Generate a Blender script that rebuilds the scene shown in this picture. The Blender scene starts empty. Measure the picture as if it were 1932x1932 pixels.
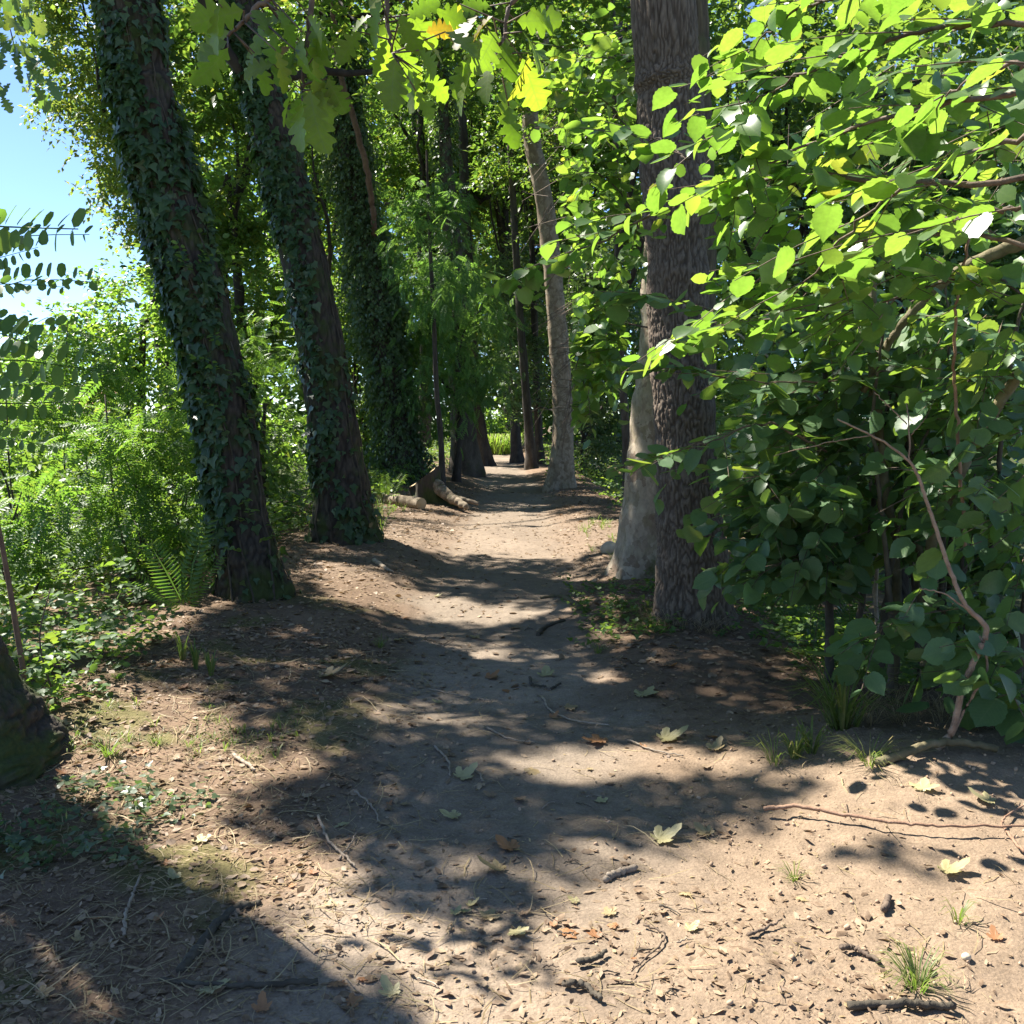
import bpy, math
import numpy as np
from mathutils import Matrix, Vector

# ------------------------------------------------------------------ camera, sky, sun, exposure
S = bpy.context.scene
COL = S.collection
CAM_Z, PITCH, FOC = 1.6, math.radians(5.85), 947.0 / 1024.0
cam_d = bpy.data.cameras.new("camera"); cam = bpy.data.objects.new("camera", cam_d); COL.objects.link(cam)
cam.location = (0, 0, CAM_Z); cam.rotation_euler = (math.pi / 2 - PITCH, 0, 0)
cam_d.sensor_width = 36; cam_d.sensor_fit = 'HORIZONTAL'; cam_d.lens = 36 * FOC
cam_d.clip_start = 0.05; cam_d.clip_end = 2000
S.camera = cam
SUN_EL = math.radians(52); SUN_AZ = np.array([-0.815, 0.58]); SUN_AZ /= np.linalg.norm(SUN_AZ)
COT = 1 / math.tan(SUN_EL)
SHX, SHY = -SUN_AZ[0] * COT, -SUN_AZ[1] * COT          # ground shift of a shadow per metre of height
w = bpy.data.worlds.new("World"); S.world = w; w.use_nodes = True
wn = w.node_tree.nodes; wl = w.node_tree.links; wn.clear()
sky = wn.new("ShaderNodeTexSky"); sky.sky_type = 'NISHITA'; sky.sun_disc = False
sky.sun_elevation = SUN_EL; sky.sun_rotation = math.atan2(SUN_AZ[0], SUN_AZ[1])
sky.air_density = 0.75; sky.dust_density = 0.15; sky.ozone_density = 4.0; sky.altitude = 1200
bg = wn.new("ShaderNodeBackground"); bg.inputs[1].default_value = 0.078
wo = wn.new("ShaderNodeOutputWorld"); wl.new(sky.outputs[0], bg.inputs[0]); wl.new(bg.outputs[0], wo.inputs[0])
sl = bpy.data.lights.new("sun", 'SUN'); sl.energy = 5.0; sl.angle = math.radians(0.5); sl.color = (1.0, 0.95, 0.86)
so = bpy.data.objects.new("sun", sl); COL.objects.link(so)
sd = Vector((SUN_AZ[0] * math.cos(SUN_EL), SUN_AZ[1] * math.cos(SUN_EL), math.sin(SUN_EL)))
so.rotation_euler = sd.to_track_quat('Z', 'Y').to_euler()
S.view_settings.view_transform = 'Standard'; S.view_settings.look = 'None'
S.view_settings.exposure = 1.8; S.view_settings.gamma = 1.0
S.render.engine = 'CYCLES'
S.cycles.max_bounces = 8; S.cycles.diffuse_bounces = 5; S.cycles.transmission_bounces = 6
S.cycles.use_denoising = True
S.cycles.sample_clamp_indirect = 6.0

# ------------------------------------------------------------------ numeric helpers
rng = np.random.default_rng(11)
U = lambda a, b, n=None: rng.uniform(a, b, n)
_perm = np.random.default_rng(3).permutation(256); _perm = np.concatenate([_perm, _perm, _perm])
_g = np.random.default_rng(4).normal(size=(256, 3)); _g /= np.linalg.norm(_g, axis=1)[:, None]
def pnoise(p):
    p = np.asarray(p, float); i = np.floor(p).astype(int); f = p - i; i &= 255
    u = f * f * f * (f * (f * 6 - 15) + 10); r = 0
    for dx in (0, 1):
        for dy in (0, 1):
            for dz in (0, 1):
                h = _perm[_perm[_perm[i[..., 0] + dx] + i[..., 1] + dy] + i[..., 2] + dz]
                g = _g[h]
                d = g[..., 0] * (f[..., 0] - dx) + g[..., 1] * (f[..., 1] - dy) + g[..., 2] * (f[..., 2] - dz)
                w_ = (u[..., 0] if dx else 1 - u[..., 0]) * (u[..., 1] if dy else 1 - u[..., 1]) * (u[..., 2] if dz else 1 - u[..., 2])
                r = r + w_ * d
    return r * 1.5
def fbm(p, o=4):
    a, s, r = 1.0, 1.0, 0
    for k in range(o):
        r = r + a * pnoise(np.asarray(p) * s + k * 17.3); a *= .5; s *= 2.03
    return r
def n2(x, y, s, o=3, z=0.0):
    x = np.asarray(x, float); y = np.asarray(y, float)
    return fbm(np.stack([x * s, y * s, np.zeros_like(x) + z], -1), o)
def sstep(a, b, x):
    t = np.clip((x - a) / (b - a), 0, 1); return t * t * (3 - 2 * t)
def nrm(v):
    v = np.asarray(v, float); return v / (np.linalg.norm(v, axis=-1, keepdims=True) + 1e-9)
K = 1024 / 1932 / 947            # one pixel of the 1932 px view, in tangent units
cp, sp = math.cos(PITCH), math.sin(PITCH)
def ray(px, py):
    u = (np.asarray(px, float) - 966) * K; v = (966 - np.asarray(py, float)) * K
    return np.stack([u, cp + v * sp, -sp + v * cp], -1)
def at(px, py, Y):
    r = ray(px, py); t = np.asarray(Y, float) / r[..., 1]
    return np.stack([r[..., 0] * t, r[..., 1] * t, CAM_Z + r[..., 2] * t], -1)
def proj(p):
    p = np.asarray(p, float); d = p - np.array([0, 0, CAM_Z])
    dep = d[..., 1] * cp - d[..., 2] * sp; up = d[..., 1] * sp + d[..., 2] * cp
    dep_ = np.where(dep > .05, dep, .05)
    return 966 + d[..., 0] / dep_ / K, 966 - up / dep_ / K, dep
def xc(y):
    return np.interp(y, [0, 4, 8, 12, 20, 40, 60], [.1, .02, -.22, -.08, .02, -.75, -1.2])
def height(x, y):
    x = np.asarray(x, float); y = np.asarray(y, float); xp = x - xc(y)
    lw = np.interp(y, [0, 4, 7, 12], [1.6, 1.3, .9, .75])
    h = -.11 * (1 - sstep(.45, 1.35, np.abs(xp))) * sstep(4.2, 7.5, y) + .05 * sstep(lw, lw + 1.3, -xp)
    h = h + .15 * np.exp(-(((x - 1.95) / .75) ** 2 + ((y - 4.05) / .8) ** 2))          # sandy bank
    h = h + .05 * np.exp(-(((x - 1.3) / .8) ** 2 + ((y - 7.6) / 1.3) ** 2))            # root mound
    h = h + .03 * np.exp(-(((x + 2.2) / .7) ** 2 + ((y - 8.0) / .8) ** 2)) + .03 * np.exp(-(((x + 1.95) / .7) ** 2 + ((y - 11.6) / .9) ** 2))
    h = h - .55 * sstep(1.75, 3.0, x) * sstep(5.3, 6.6, y) * (1 - sstep(30, 60, y))    # ditch on the far side
    h = h - .9 * sstep(3.2, 9, -x)
    h = h + .035 * n2(x, y, .9, 3)
    return h
def gp(px, py):
    z = 0.0
    for _ in range(12):
        r = ray(px, py); t = (z - CAM_Z) / r[..., 2]; z = height(r[..., 0] * t, r[..., 1] * t)
    return np.array([r[..., 0] * t, r[..., 1] * t, z]).T if np.ndim(px) else np.array([r[0] * t, r[1] * t, float(z)])
def inpoly(px, py, poly):
    c = np.zeros(np.shape(px), bool); n = len(poly); j = n - 1
    for i in range(n):
        xi, yi = poly[i]; xj, yj = poly[j]
        cond = ((yi > py) != (yj > py)) & (px < (xj - xi) * (py - yi) / (yj - yi + 1e-9) + xi)
        c ^= cond; j = i
    return c

# ------------------------------------------------------------------ object helpers
def mesh_obj(name, V, F, mat, parent=None, origin=None, smooth=False, attrs=None):
    V = np.asarray(V, np.float32)
    if parent is not None and origin is None: origin = np.array(parent.location)
    if origin is not None: V = V - np.asarray(origin, np.float32)
    F = np.asarray(F, np.int32); k = F.shape[1]
    me = bpy.data.meshes.new(name)
    me.vertices.add(len(V)); me.vertices.foreach_set("co", V.ravel())
    me.loops.add(F.size); me.loops.foreach_set("vertex_index", F.ravel())
    me.polygons.add(len(F)); me.polygons.foreach_set("loop_start", np.arange(0, F.size, k, dtype=np.int32))
    if smooth: me.polygons.foreach_set("use_smooth", np.ones(len(F), bool))
    me.update(calc_edges=True)
    for an, (ty, arr) in (attrs or {}).items():
        a = me.attributes.new(an, ty, 'POINT')
        a.data.foreach_set("color" if ty == 'FLOAT_COLOR' else "value", np.asarray(arr, np.float32).ravel())
    me.materials.append(mat)
    o = bpy.data.objects.new(name, me); COL.objects.link(o)
    if parent is not None: o.parent = parent
    elif origin is not None: o.location = origin
    return o
def tag(o, label=None, cat=None, group=None, kind=None):
    for k_, v in (("label", label), ("category", cat), ("group", group), ("kind", kind)):
        if v: o[k_] = v
    return o
def thing(name, loc, label, cat, group=None):
    o = bpy.data.objects.new(name, None); COL.objects.link(o); o.location = loc; o.empty_display_size = .1
    return tag(o, label, cat, group)
class Acc:
    def __init__(s): s.V = []; s.F = []; s.n = 0
    def add(s, V, F):
        s.V.append(np.asarray(V, np.float32)); s.F.append(np.asarray(F, np.int32) + s.n); s.n += len(V)
    def place(s, T, P, B, sc):
        tv, tf = T; k, n = len(P), len(tv)
        if k == 0: return
        V = P[:, None, :] + sc[:, None, None] * np.einsum('nj,kji->kni', tv, B)
        s.add(V.reshape(-1, 3), (tf[None] + (np.arange(k) * n)[:, None, None]).reshape(-1, 3))
    def build_each(s, name, mat, parent, **kw):
        n = 0
        for V, F in zip(s.V, s.F): mesh_obj(name, V, F - n, mat, parent, **kw); n += len(V)
    def build(s, name, mat, parent=None, **kw):
        if not s.V: return None
        return mesh_obj(name, np.concatenate(s.V), np.concatenate(s.F), mat, parent, **kw)
def basis(along, normal):
    a = nrm(along); n = nrm(normal - (normal * a).sum(-1, keepdims=True) * a)
    return np.stack([np.cross(a, n), a, n], 1)
def smooth_line(pts, n):
    pts = np.asarray(pts, float); m = len(pts)
    if m == 2: t = np.linspace(0, 1, n)[:, None]; return pts[0] * (1 - t) + pts[1] * t
    e = np.vstack([2 * pts[0] - pts[1], pts, 2 * pts[-1] - pts[-2]]); t = np.linspace(0, m - 1 - 1e-6, n); i = t.astype(int); f = (t - i)[:, None]
    p0, p1, p2, p3 = e[i], e[i + 1], e[i + 2], e[i + 3]
    return .5 * (2 * p1 + (p2 - p0) * f + (2 * p0 - 5 * p1 + 4 * p2 - p3) * f ** 2 + (3 * p1 - p0 - 3 * p2 + p3) * f ** 3)
def tube(pts, r0, r1=None, seg=6, n=None, wob=0.0, closed=True):
    pts = smooth_line(pts, n or max(2, len(pts) * 3)); k = len(pts)
    r = np.asarray(r0, float) if np.ndim(r0) else np.linspace(r0, r0 if r1 is None else r1, k)
    if len(r) != k: r = np.interp(np.linspace(0, 1, k), np.linspace(0, 1, len(r)), r)
    if wob: pts = pts + rng.normal(size=pts.shape) * wob
    t = nrm(np.gradient(pts, axis=0)); ref = np.where(np.abs(t[:, 2:3]) > .9, [[1., 0, 0]], [[0, 0, 1.]])
    a = nrm(np.cross(t, ref)); b = np.cross(t, a); th = np.arange(seg) * 2 * math.pi / seg
    V = pts[:, None] + r[:, None, None] * (np.cos(th)[None, :, None] * a[:, None] + np.sin(th)[None, :, None] * b[:, None])
    i = np.arange(k - 1)[:, None] * seg; j = np.arange(seg)[None]; j2 = (j + 1) % seg
    q = np.stack([i + j, i + j2, i + seg + j2, i + seg + j], -1).reshape(-1, 4)
    F = np.vstack([q[:, [0, 1, 2]], q[:, [0, 2, 3]]]); V = V.reshape(-1, 3)
    if closed:
        c0, c1 = len(V), len(V) + 1; V = np.vstack([V, pts[0], pts[-1]])
        jj = np.arange(seg); e = (k - 1) * seg
        F = np.vstack([F, np.stack([np.full(seg, c0), (jj + 1) % seg, jj], -1), np.stack([np.full(seg, c1), e + jj, e + (jj + 1) % seg], -1)])
    return V, F

# ------------------------------------------------------------------ leaf shapes: x across, y from stalk to tip, z up
def half_leaf(xs, ys, fold=.12, curl=.0, pleat=0.0):
    xs = np.asarray(xs, float); ys = np.asarray(ys, float); n = len(xs)
    V = []; F = []
    for i in range(n): V.append((0, ys[i], -curl * ys[i] ** 2))
    for s_ in (-1, 1):
        o = len(V)
        for i in range(n): V.append((s_ * xs[i], ys[i], fold * xs[i] - curl * ys[i] ** 2 + pleat * (1 if i % 2 else -1)))
        for i in range(n - 1):
            q = (i, o + i, o + i + 1, i + 1)
            if xs[i] > 0: F.append((q[0], q[1], q[2]) if s_ < 0 else (q[0], q[2], q[1]))
            if xs[i + 1] > 0: F.append((q[0], q[2], q[3]) if s_ < 0 else (q[0], q[3], q[2]))
            elif xs[i] > 0 and xs[i + 1] == 0: pass
    return np.array(V), np.array(F)
DIAMOND = (np.array([[0, 0, 0], [-.33, .42, .09], [0, 1, -.08], [.33, .42, .09]]), np.array([[0, 1, 2], [0, 2, 3]]))
OVAL = half_leaf([0, .3, .32, 0], [0, .3, .66, 1], .22, .12)
HAZ_LO = half_leaf([0, .30, .42, .44, .30, 0], [.0, .06, .32, .62, .86, 1.02], .16, .16)
_hx = [0, .20, .33, .36, .435, .42, .475, .44, .47, .41, .40, .31, .27, .15, .11, 0]
_hy = [.02, .0, .08, .18, .24, .34, .42, .50, .58, .66, .73, .80, .86, .92, .96, 1.06]
HAZ_MID = [half_leaf(np.array([0, .26, .33, .43, .42, .47, .40, .36, .2, 0]) * a_, [.02, .03, .17, .26, .40, .50, .66, .78, .92, 1.06], f_, c_, 0) for a_, f_, c_ in ((1, .15, .16), (.9, .35, .32), (1.06, .05, .05), (.86, .2, -.15))]
HAZ_HI = [half_leaf(np.array(_hx) * a_, _hy, f_, c_, 0) for a_, f_, c_ in ((1, .15, .16), (.9, .32, .3), (1.06, .05, .05), (.86, .2, -.15))]
OAK = half_leaf([0, .04, .10, .17, .15, .09, .17, .27, .29, .25, .13, .22, .33, .36, .31, .16, .23, .31, .30, .20, .17, .17, .10, 0], [0, .05, .10, .14, .19, .22, .26, .31, .36, .40, .42, .47, .53, .59, .63, .645, .69, .75, .80, .83, .88, .93, .985, 1.0], .22, .28, 0)
IVY = (np.array([[0, 0, 0], [-.30, -.10, .02], [-.52, .22, .05], [-.26, .42, .06], [0, 1, -.10], [.26, .42, .06], [.52, .22, .05], [.30, -.10, .02], [0, .35, 0]]),
       np.array([[8, 0, 1], [8, 1, 2], [8, 2, 3], [8, 3, 4], [8, 4, 5], [8, 5, 6], [8, 6, 7], [8, 7, 0]]))
def frond(nl, ll, lw, spread=.16, droop=.2, taper=True):
    V = []; F = []; 
    ys = np.linspace(.12, .95, nl)
    for k_, y in enumerate(ys):
        z = -droop * y * y; f = 1.0 if not taper else (1 - .6 * abs(y - .45))
        for s_ in (-1, 1):
            o = len(V); L = ll * f; W = lw * f
            V += [(s_ * .01, y, z), (s_ * L * .45, y + spread * L - W, z + .02), (s_ * L, y + .35 * L, z - .03), (s_ * L * .55, y + spread * L + W, z + .02)]
            F += [(o, o + 1, o + 2), (o, o + 2, o + 3)] if s_ > 0 else [(o, o + 2, o + 1), (o, o + 3, o + 2)]
    o = len(V); V += [(0, 0, 0), (.012, .5, -droop * .25), (-.012, .5, -droop * .25), (0, 1, -droop)]; F += [(o, o + 1, o + 2), (o + 1, o + 3, o + 2)]
    return np.array(V, float), np.array(F)
ROBINIA = frond(8, .25, .07)
def frond_hi(seed):
    g_ = np.random.default_rng(seed); V = []; F = []; lv, lf = half_leaf([0, .22, .27, .20, 0], [0, .2, .55, .88, 1], .15, .08)
    dr, bend = g_.uniform(.15, .55), g_.uniform(-.3, .3)
    for y in np.linspace(.12, .97, 10):
        for s_ in (-1, 1):
            if g_.random() < .07: continue
            o = len(V); a = math.radians((64 + g_.normal() * 9) * s_); L = .165 * (1 - .45 * abs(y - .45)) * g_.uniform(.8, 1.12); tw = g_.normal() * .55
            ca, sa, ct, st_ = math.cos(a), math.sin(a), math.cos(tw), math.sin(tw)
            for v in lv:
                vx, vz = v[0] * ct - v[2] * st_, v[0] * st_ + v[2] * ct
                V.append((s_ * .01 + bend * y * y + L * (vx * ca + v[1] * sa), y + L * (v[1] * ca - vx * sa), L * vz - dr * y * y))
            F += [tuple(i + o for i in f) for f in lf]
    tv, tf = tube([(0, 0, 0), (bend * .25, .5, -dr * .25), (bend, 1, -dr)], .007, .004, 4, 5)
    o = len(V); V += [tuple(v) for v in tv]; F += [tuple(i + o for i in f) for f in tf]
    return np.array(V), np.array(F)
ROB_HI = [frond_hi(k_) for k_ in range(5)]
FEATHER = frond(9, .24, .04, .3, .35)
FERN = frond(18, .22, .03, .1, .30)
def palm_leaf(seed, curl):
    r = np.random.default_rng(seed); lobes = [(-118, .42), (-62, .72), (0, 1.0), (62, .74), (118, .44)]
    pts = []
    for i, (a, L) in enumerate(lobes):
        L *= r.uniform(.85, 1.1)
        for da, f in ((-25, .66), (-18, .70), (-15, .84), (0, 1.0), (14, .85), (17, .70), (25, .64)): pts.append((a + da, L * f * r.uniform(.94, 1.05)))
        if i < 4: pts.append((a + 30, .54))
    pts = [(-165, .16)] + pts + [(165, .16)]
    V = [(0, 0, 0)]; c1, c2 = r.uniform(-1, 1, 2)
    for rr in (.5, 1.0):
        for a, L in pts:
            x, y = L * rr * math.sin(math.radians(a)), L * rr * math.cos(math.radians(a))
            V.append((x, y + 0, curl * (.55 * x * x * (1 + c1) + .5 * y * y * (1 + c2) * (1 if y > 0 else .4)) + .03 * r.normal() * rr))
    n = len(pts); F = []
    for i in range(n - 1):
        F += [(0, 1 + i + 1, 1 + i), (1 + i, 2 + i, 1 + n + i + 1), (1 + i, 2 + n + i, 1 + n + i)]
    o = len(V); V += [(.012, -.05, .0), (-.012, -.05, .0), (0.05 * c1, -.75, .06)]; F.append((o, o + 1, o + 2)); F.append((0, o, o + 1))
    return np.array(V), np.array(F)
def sprays(acc, T, p0, d, L, m, size, droop=.5, tilt=.45, fan=.8, gsag=.15, szv=.3, twig=None, twr=.003, keep=None, upb=1.0, hang=0.0):
    k = len(p0)
    if k == 0: return None
    d = nrm(d); t = (np.arange(m) + .6) / m; t = t[None] + U(-.3, .3, (k, m)) / m
    L = np.broadcast_to(L, (k,)) if np.ndim(L) else np.full(k, L)
    P = p0[:, None] + d[:, None] * (t * L[:, None])[..., None]; P[..., 2] -= gsag * L[:, None] * t * t
    up = np.array([0, 0, 1.0]); side = nrm(np.cross(d, up) + 1e-4); sg = np.where(np.arange(m) % 2, 1, -1) * 1.0
    al = d[:, None] * U(.4, .9, (k, m))[..., None] + side[:, None] * (sg[None] * fan * U(.7, 1.2, (k, m)))[..., None]
    al = al + rng.normal(size=al.shape) * .25; al[..., 2] -= droop * U(.3, 1.3, (k, m))
    nr_ = rng.normal(size=al.shape) * tilt; nr_[..., 2] += upb
    P, al, nr_ = P.reshape(-1, 3), al.reshape(-1, 3), nr_.reshape(-1, 3)
    B = basis(al, nr_); s_ = size * (1 + U(-szv, szv, k * m))
    P = P + nrm(al) * (.12 * s_)[:, None]
    if keep is not None:
        q = keep(P); P, B, s_ = P[q], B[q], s_[q]
    if acc is not None: acc.place(T, P, B, s_)
    if twig is not None:
        for i in range(k):
            e = p0[i] + d[i] * L[i]; mid = (p0[i] + e) / 2 + [0, 0, -gsag * L[i] * .25]; e = e + [0, 0, -gsag * L[i]]
            twig.add(*tube([p0[i], mid, e], twr, twr * .5, 4, 5, closed=False))
    return P, B, s_
def twig_strip(acc, a, b, r0, r1):                     # many straight three-sided twigs at once
    t = nrm(b - a); s1 = nrm(np.cross(t, [0.31, .2, .93])); s2 = np.cross(t, s1); V = []
    for q, r in ((a, r0), (b, r1)):
        for th in (0, 2.094, 4.189): V.append(q + r * (math.cos(th) * s1 + math.sin(th) * s2))
    V = np.stack(V, 1); F = np.array([[0, 1, 4], [0, 4, 3], [1, 2, 5], [1, 5, 4], [2, 0, 3], [2, 3, 5]])
    acc.add(V.reshape(-1, 3), (F[None] + (np.arange(len(a)) * 6)[:, None, None]).reshape(-1, 3))

# ------------------------------------------------------------------ materials
def newmat(name):
    m = bpy.data.materials.new(name); m.use_nodes = True; nt = m.node_tree; nt.nodes.clear()
    return m, nt, nt.nodes, nt.links
def rgb(nd, c):
    n = nd.new("ShaderNodeRGB"); n.outputs[0].default_value = (*c, 1); return n.outputs[0]
def mixc(nd, ln, fac, a, b, blend='MIX'):
    n = nd.new("ShaderNodeMix"); n.data_type = 'RGBA'; n.blend_type = blend
    for i, v in ((0, fac), (6, a), (7, b)):
        if hasattr(v, "is_linked") or hasattr(v, "links"): ln.new(v, n.inputs[i])
        else: n.inputs[i].default_value = v if i == 0 else (*v, 1)
    return n.outputs[2]
def noise(nd, ln, scale, detail=3, vec=None, rough=.55):
    n = nd.new("ShaderNodeTexNoise"); n.inputs['Scale'].default_value = scale; n.inputs['Detail'].default_value = detail; n.inputs['Roughness'].default_value = rough
    if vec is not None: ln.new(vec, n.inputs['Vector'])
    return n.outputs['Fac']
def ramp(nd, ln, src, stops):
    n = nd.new("ShaderNodeValToRGB"); ln.new(src, n.inputs[0]); e = n.color_ramp.elements
    while len(e) > 1: e.remove(e[0])
    e[0].position = stops[0][0]; c = stops[0][1]; e[0].color = (*c, 1) if np.ndim(c) else (c, c, c, 1)
    for p_, c in stops[1:]:
        q = e.new(p_); q.color = (*c, 1) if np.ndim(c) else (c, c, c, 1)
    return n.outputs[0]
def leaf_random(nd, ln):
    g = nd.new("ShaderNodeNewGeometry"); oi = nd.new("ShaderNodeObjectInfo")
    a = nd.new("ShaderNodeMath"); a.operation = 'ADD'; ln.new(g.outputs['Random Per Island'], a.inputs[0]); ln.new(oi.outputs['Random'], a.inputs[1])
    f = nd.new("ShaderNodeMath"); f.operation = 'FRACT'; ln.new(a.outputs[0], f.inputs[0]); return f.outputs[0]
def leafmat(name, stops, trans, tfac=.42, rough=.42, spec=.45, veins=0):
    m, nt, nd, ln = newmat(name)
    r = leaf_random(nd, ln); c = ramp(nd, ln, r, stops)
    tc = nd.new("ShaderNodeTexCoord"); nv = noise(nd, ln, 45, 2, tc.outputs['Object'])
    c = mixc(nd, ln, .35, c, ramp(nd, ln, nv, [(.3, tuple(.6 * x for x in stops[0][1])), (.7, tuple(min(1, 1.25 * x) for x in stops[-1][1]))]))
    tcol = ramp(nd, ln, r, trans); b = nd.new("ShaderNodeBsdfPrincipled")
    if veins:                                      # leaf-local coordinates: midrib along y, side veins slanting forward
        def mth(op, a_, b_=None, c_=None):
            n_ = nd.new("ShaderNodeMath"); n_.operation = op
            for i_, v_ in enumerate((a_, b_, c_)):
                if v_ is None: continue
                if isinstance(v_, (int, float)): n_.inputs[i_].default_value = v_
                else: ln.new(v_, n_.inputs[i_])
            return n_.outputs[0]
        sx = nd.new("ShaderNodeSeparateXYZ"); ln.new(tc.outputs['Object'], sx.inputs[0]); ax_ = mth('ABSOLUTE', sx.outputs[0])
        ph = mth('MULTIPLY', mth('MULTIPLY_ADD', ax_, -.62, sx.outputs[1]), veins); tri = mth('ABSOLUTE', mth('SUBTRACT', mth('FRACT', ph), .5))
        v1 = mth('LESS_THAN', ax_, .014); v2 = mth('LESS_THAN', tri, .07); vv = mth('MAXIMUM', v1, v2)
        c = mixc(nd, ln, mth('MULTIPLY', vv, .30), c, (.30, .36, .14)); tcol = mixc(nd, ln, mth('MULTIPLY', vv, .35), tcol, (.12, .20, .02))
        mo = noise(nd, ln, 5, 3, tc.outputs['Object']); tcol = mixc(nd, ln, .4, tcol, ramp(nd, ln, mo, [(.3, .6), (.7, 1.35)]), 'MULTIPLY')
    ln.new(c, b.inputs['Base Color']); b.inputs['Roughness'].default_value = rough; b.inputs['Specular IOR Level'].default_value = spec
    t = nd.new("ShaderNodeBsdfTranslucent"); ln.new(tcol, t.inputs[0])
    mx = nd.new("ShaderNodeMixShader"); mx.inputs[0].default_value = tfac; ln.new(b.outputs[0], mx.inputs[1]); ln.new(t.outputs[0], mx.inputs[2])
    o = nd.new("ShaderNodeOutputMaterial"); ln.new(mx.outputs[0], o.inputs[0]); return m
def simplemat(name, cols, scale=8, rough=.8, bump=.3, bscale=40, spec=.25, stretch=None):
    m, nt, nd, ln = newmat(name); tc = nd.new("ShaderNodeTexCoord"); v = tc.outputs['Object']
    if stretch:
        mp = nd.new("ShaderNodeMapping"); mp.inputs['Scale'].default_value = stretch; ln.new(v, mp.inputs[0]); v = mp.outputs[0]
    c = ramp(nd, ln, noise(nd, ln, scale, 5, v), cols)
    r = leaf_random(nd, ln); c = mixc(nd, ln, .5, c, mixc(nd, ln, r, (.55, .55, .55), (1.5, 1.45, 1.4)), 'MULTIPLY')
    b = nd.new("ShaderNodeBsdfPrincipled"); ln.new(c, b.inputs['Base Color']); b.inputs['Roughness'].default_value = rough; b.inputs['Specular IOR Level'].default_value = spec
    bp = nd.new("ShaderNodeBump"); bp.inputs['Strength'].default_value = bump; bp.inputs['Distance'].default_value = .01; ln.new(noise(nd, ln, bscale, 4, v), bp.inputs['Height']); ln.new(bp.outputs[0], b.inputs['Normal'])
    o = nd.new("ShaderNodeOutputMaterial"); ln.new(b.outputs[0], o.inputs[0]); return m
def barkmat(name, ridge, fiss, moss=None, mossat=.55, patch=None, bump=.6, bscale=70, stretch=(1, 1, .22)):
    m, nt, nd, ln = newmat(name); tc = nd.new("ShaderNodeTexCoord"); mp = nd.new("ShaderNodeMapping"); mp.inputs['Scale'].default_value = stretch
    ln.new(tc.outputs['Object'], mp.inputs[0]); v = mp.outputs[0]
    at_ = nd.new("ShaderNodeAttribute"); at_.attribute_name = "fis"
    fine = noise(nd, ln, bscale * .6, 5, v)
    base = mixc(nd, ln, at_.outputs['Fac'], fiss, ridge)
    base = mixc(nd, ln, .6, base, ramp(nd, ln, fine, [(.25, .45), (.75, 1.55)]), 'MULTIPLY')
    if patch:
        vo = nd.new("ShaderNodeTexVoronoi"); vo.inputs['Scale'].default_value = 13; wv = nd.new("ShaderNodeMapping"); wv.inputs['Scale'].default_value = (1, 1, .55)
        nz = nd.new("ShaderNodeTexNoise"); nz.inputs['Scale'].default_value = 6; nz.inputs['Detail'].default_value = 5; ln.new(tc.outputs['Object'], nz.inputs['Vector'])
        av = nd.new("ShaderNodeVectorMath"); av.operation = 'MULTIPLY_ADD'; ln.new(nz.outputs['Color'], av.inputs[0]); av.inputs[1].default_value = (.35, .35, .35); ln.new(tc.outputs['Object'], av.inputs[2])
        ln.new(av.outputs[0], wv.inputs[0]); ln.new(wv.outputs[0], vo.inputs['Vector'])
        sx = nd.new("ShaderNodeSeparateXYZ"); ln.new(vo.outputs['Color'], sx.inputs[0])
        base = mixc(nd, ln, .92, base, ramp(nd, ln, sx.outputs[0], patch))
        base = mixc(nd, ln, .55, base, ramp(nd, ln, fine, [(.3, .6), (.7, 1.3)]), 'MULTIPLY')
    if moss:
        big = noise(nd, ln, 2.6, 5, tc.outputs['Object'], .65)
        geo = nd.new("ShaderNodeNewGeometry"); sp_ = nd.new("ShaderNodeSeparateXYZ"); ln.new(geo.outputs['Position'], sp_.inputs[0])
        hz = ramp(nd, ln, sp_.outputs['Z'], [(0.0, .07), (1.0, .0)])
        ad = nd.new("ShaderNodeMath"); ad.operation = 'ADD'; ln.new(big, ad.inputs[0]); ln.new(hz, ad.inputs[1])
        mf = ramp(nd, ln, ad.outputs[0], [(mossat, 0.0), (mossat + .13, .85)])
        base = mixc(nd, ln, mf, base, mixc(nd, ln, fine, tuple(.5 * x for x in moss), tuple(1.5 * x for x in moss)))
    b = nd.new("ShaderNodeBsdfPrincipled"); ln.new(base, b.inputs['Base Color']); b.inputs['Roughness'].default_value = .85; b.inputs['Specular IOR Level'].default_value = .25
    bp = nd.new("ShaderNodeBump"); bp.inputs['Strength'].default_value = bump; bp.inputs['Distance'].default_value = .012; ln.new(noise(nd, ln, bscale, 6, v), bp.inputs['Height']); ln.new(bp.outputs[0], b.inputs['Normal'])
    o = nd.new("ShaderNodeOutputMaterial"); ln.new(b.outputs[0], o.inputs[0]); return m
TY = [(0, (.22, .42, .04)), (.7, (.31, .51, .05)), (.97, (.40, .55, .055)), (1, (.52, .50, .05))]
TB = [(0, (.14, .30, .035)), (.6, (.22, .38, .04)), (.92, (.32, .44, .045)), (1, (.46, .45, .05))]
TG = [(0, (.20, .36, .04)), (.8, (.30, .46, .05)), (1, (.40, .50, .05))]
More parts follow.
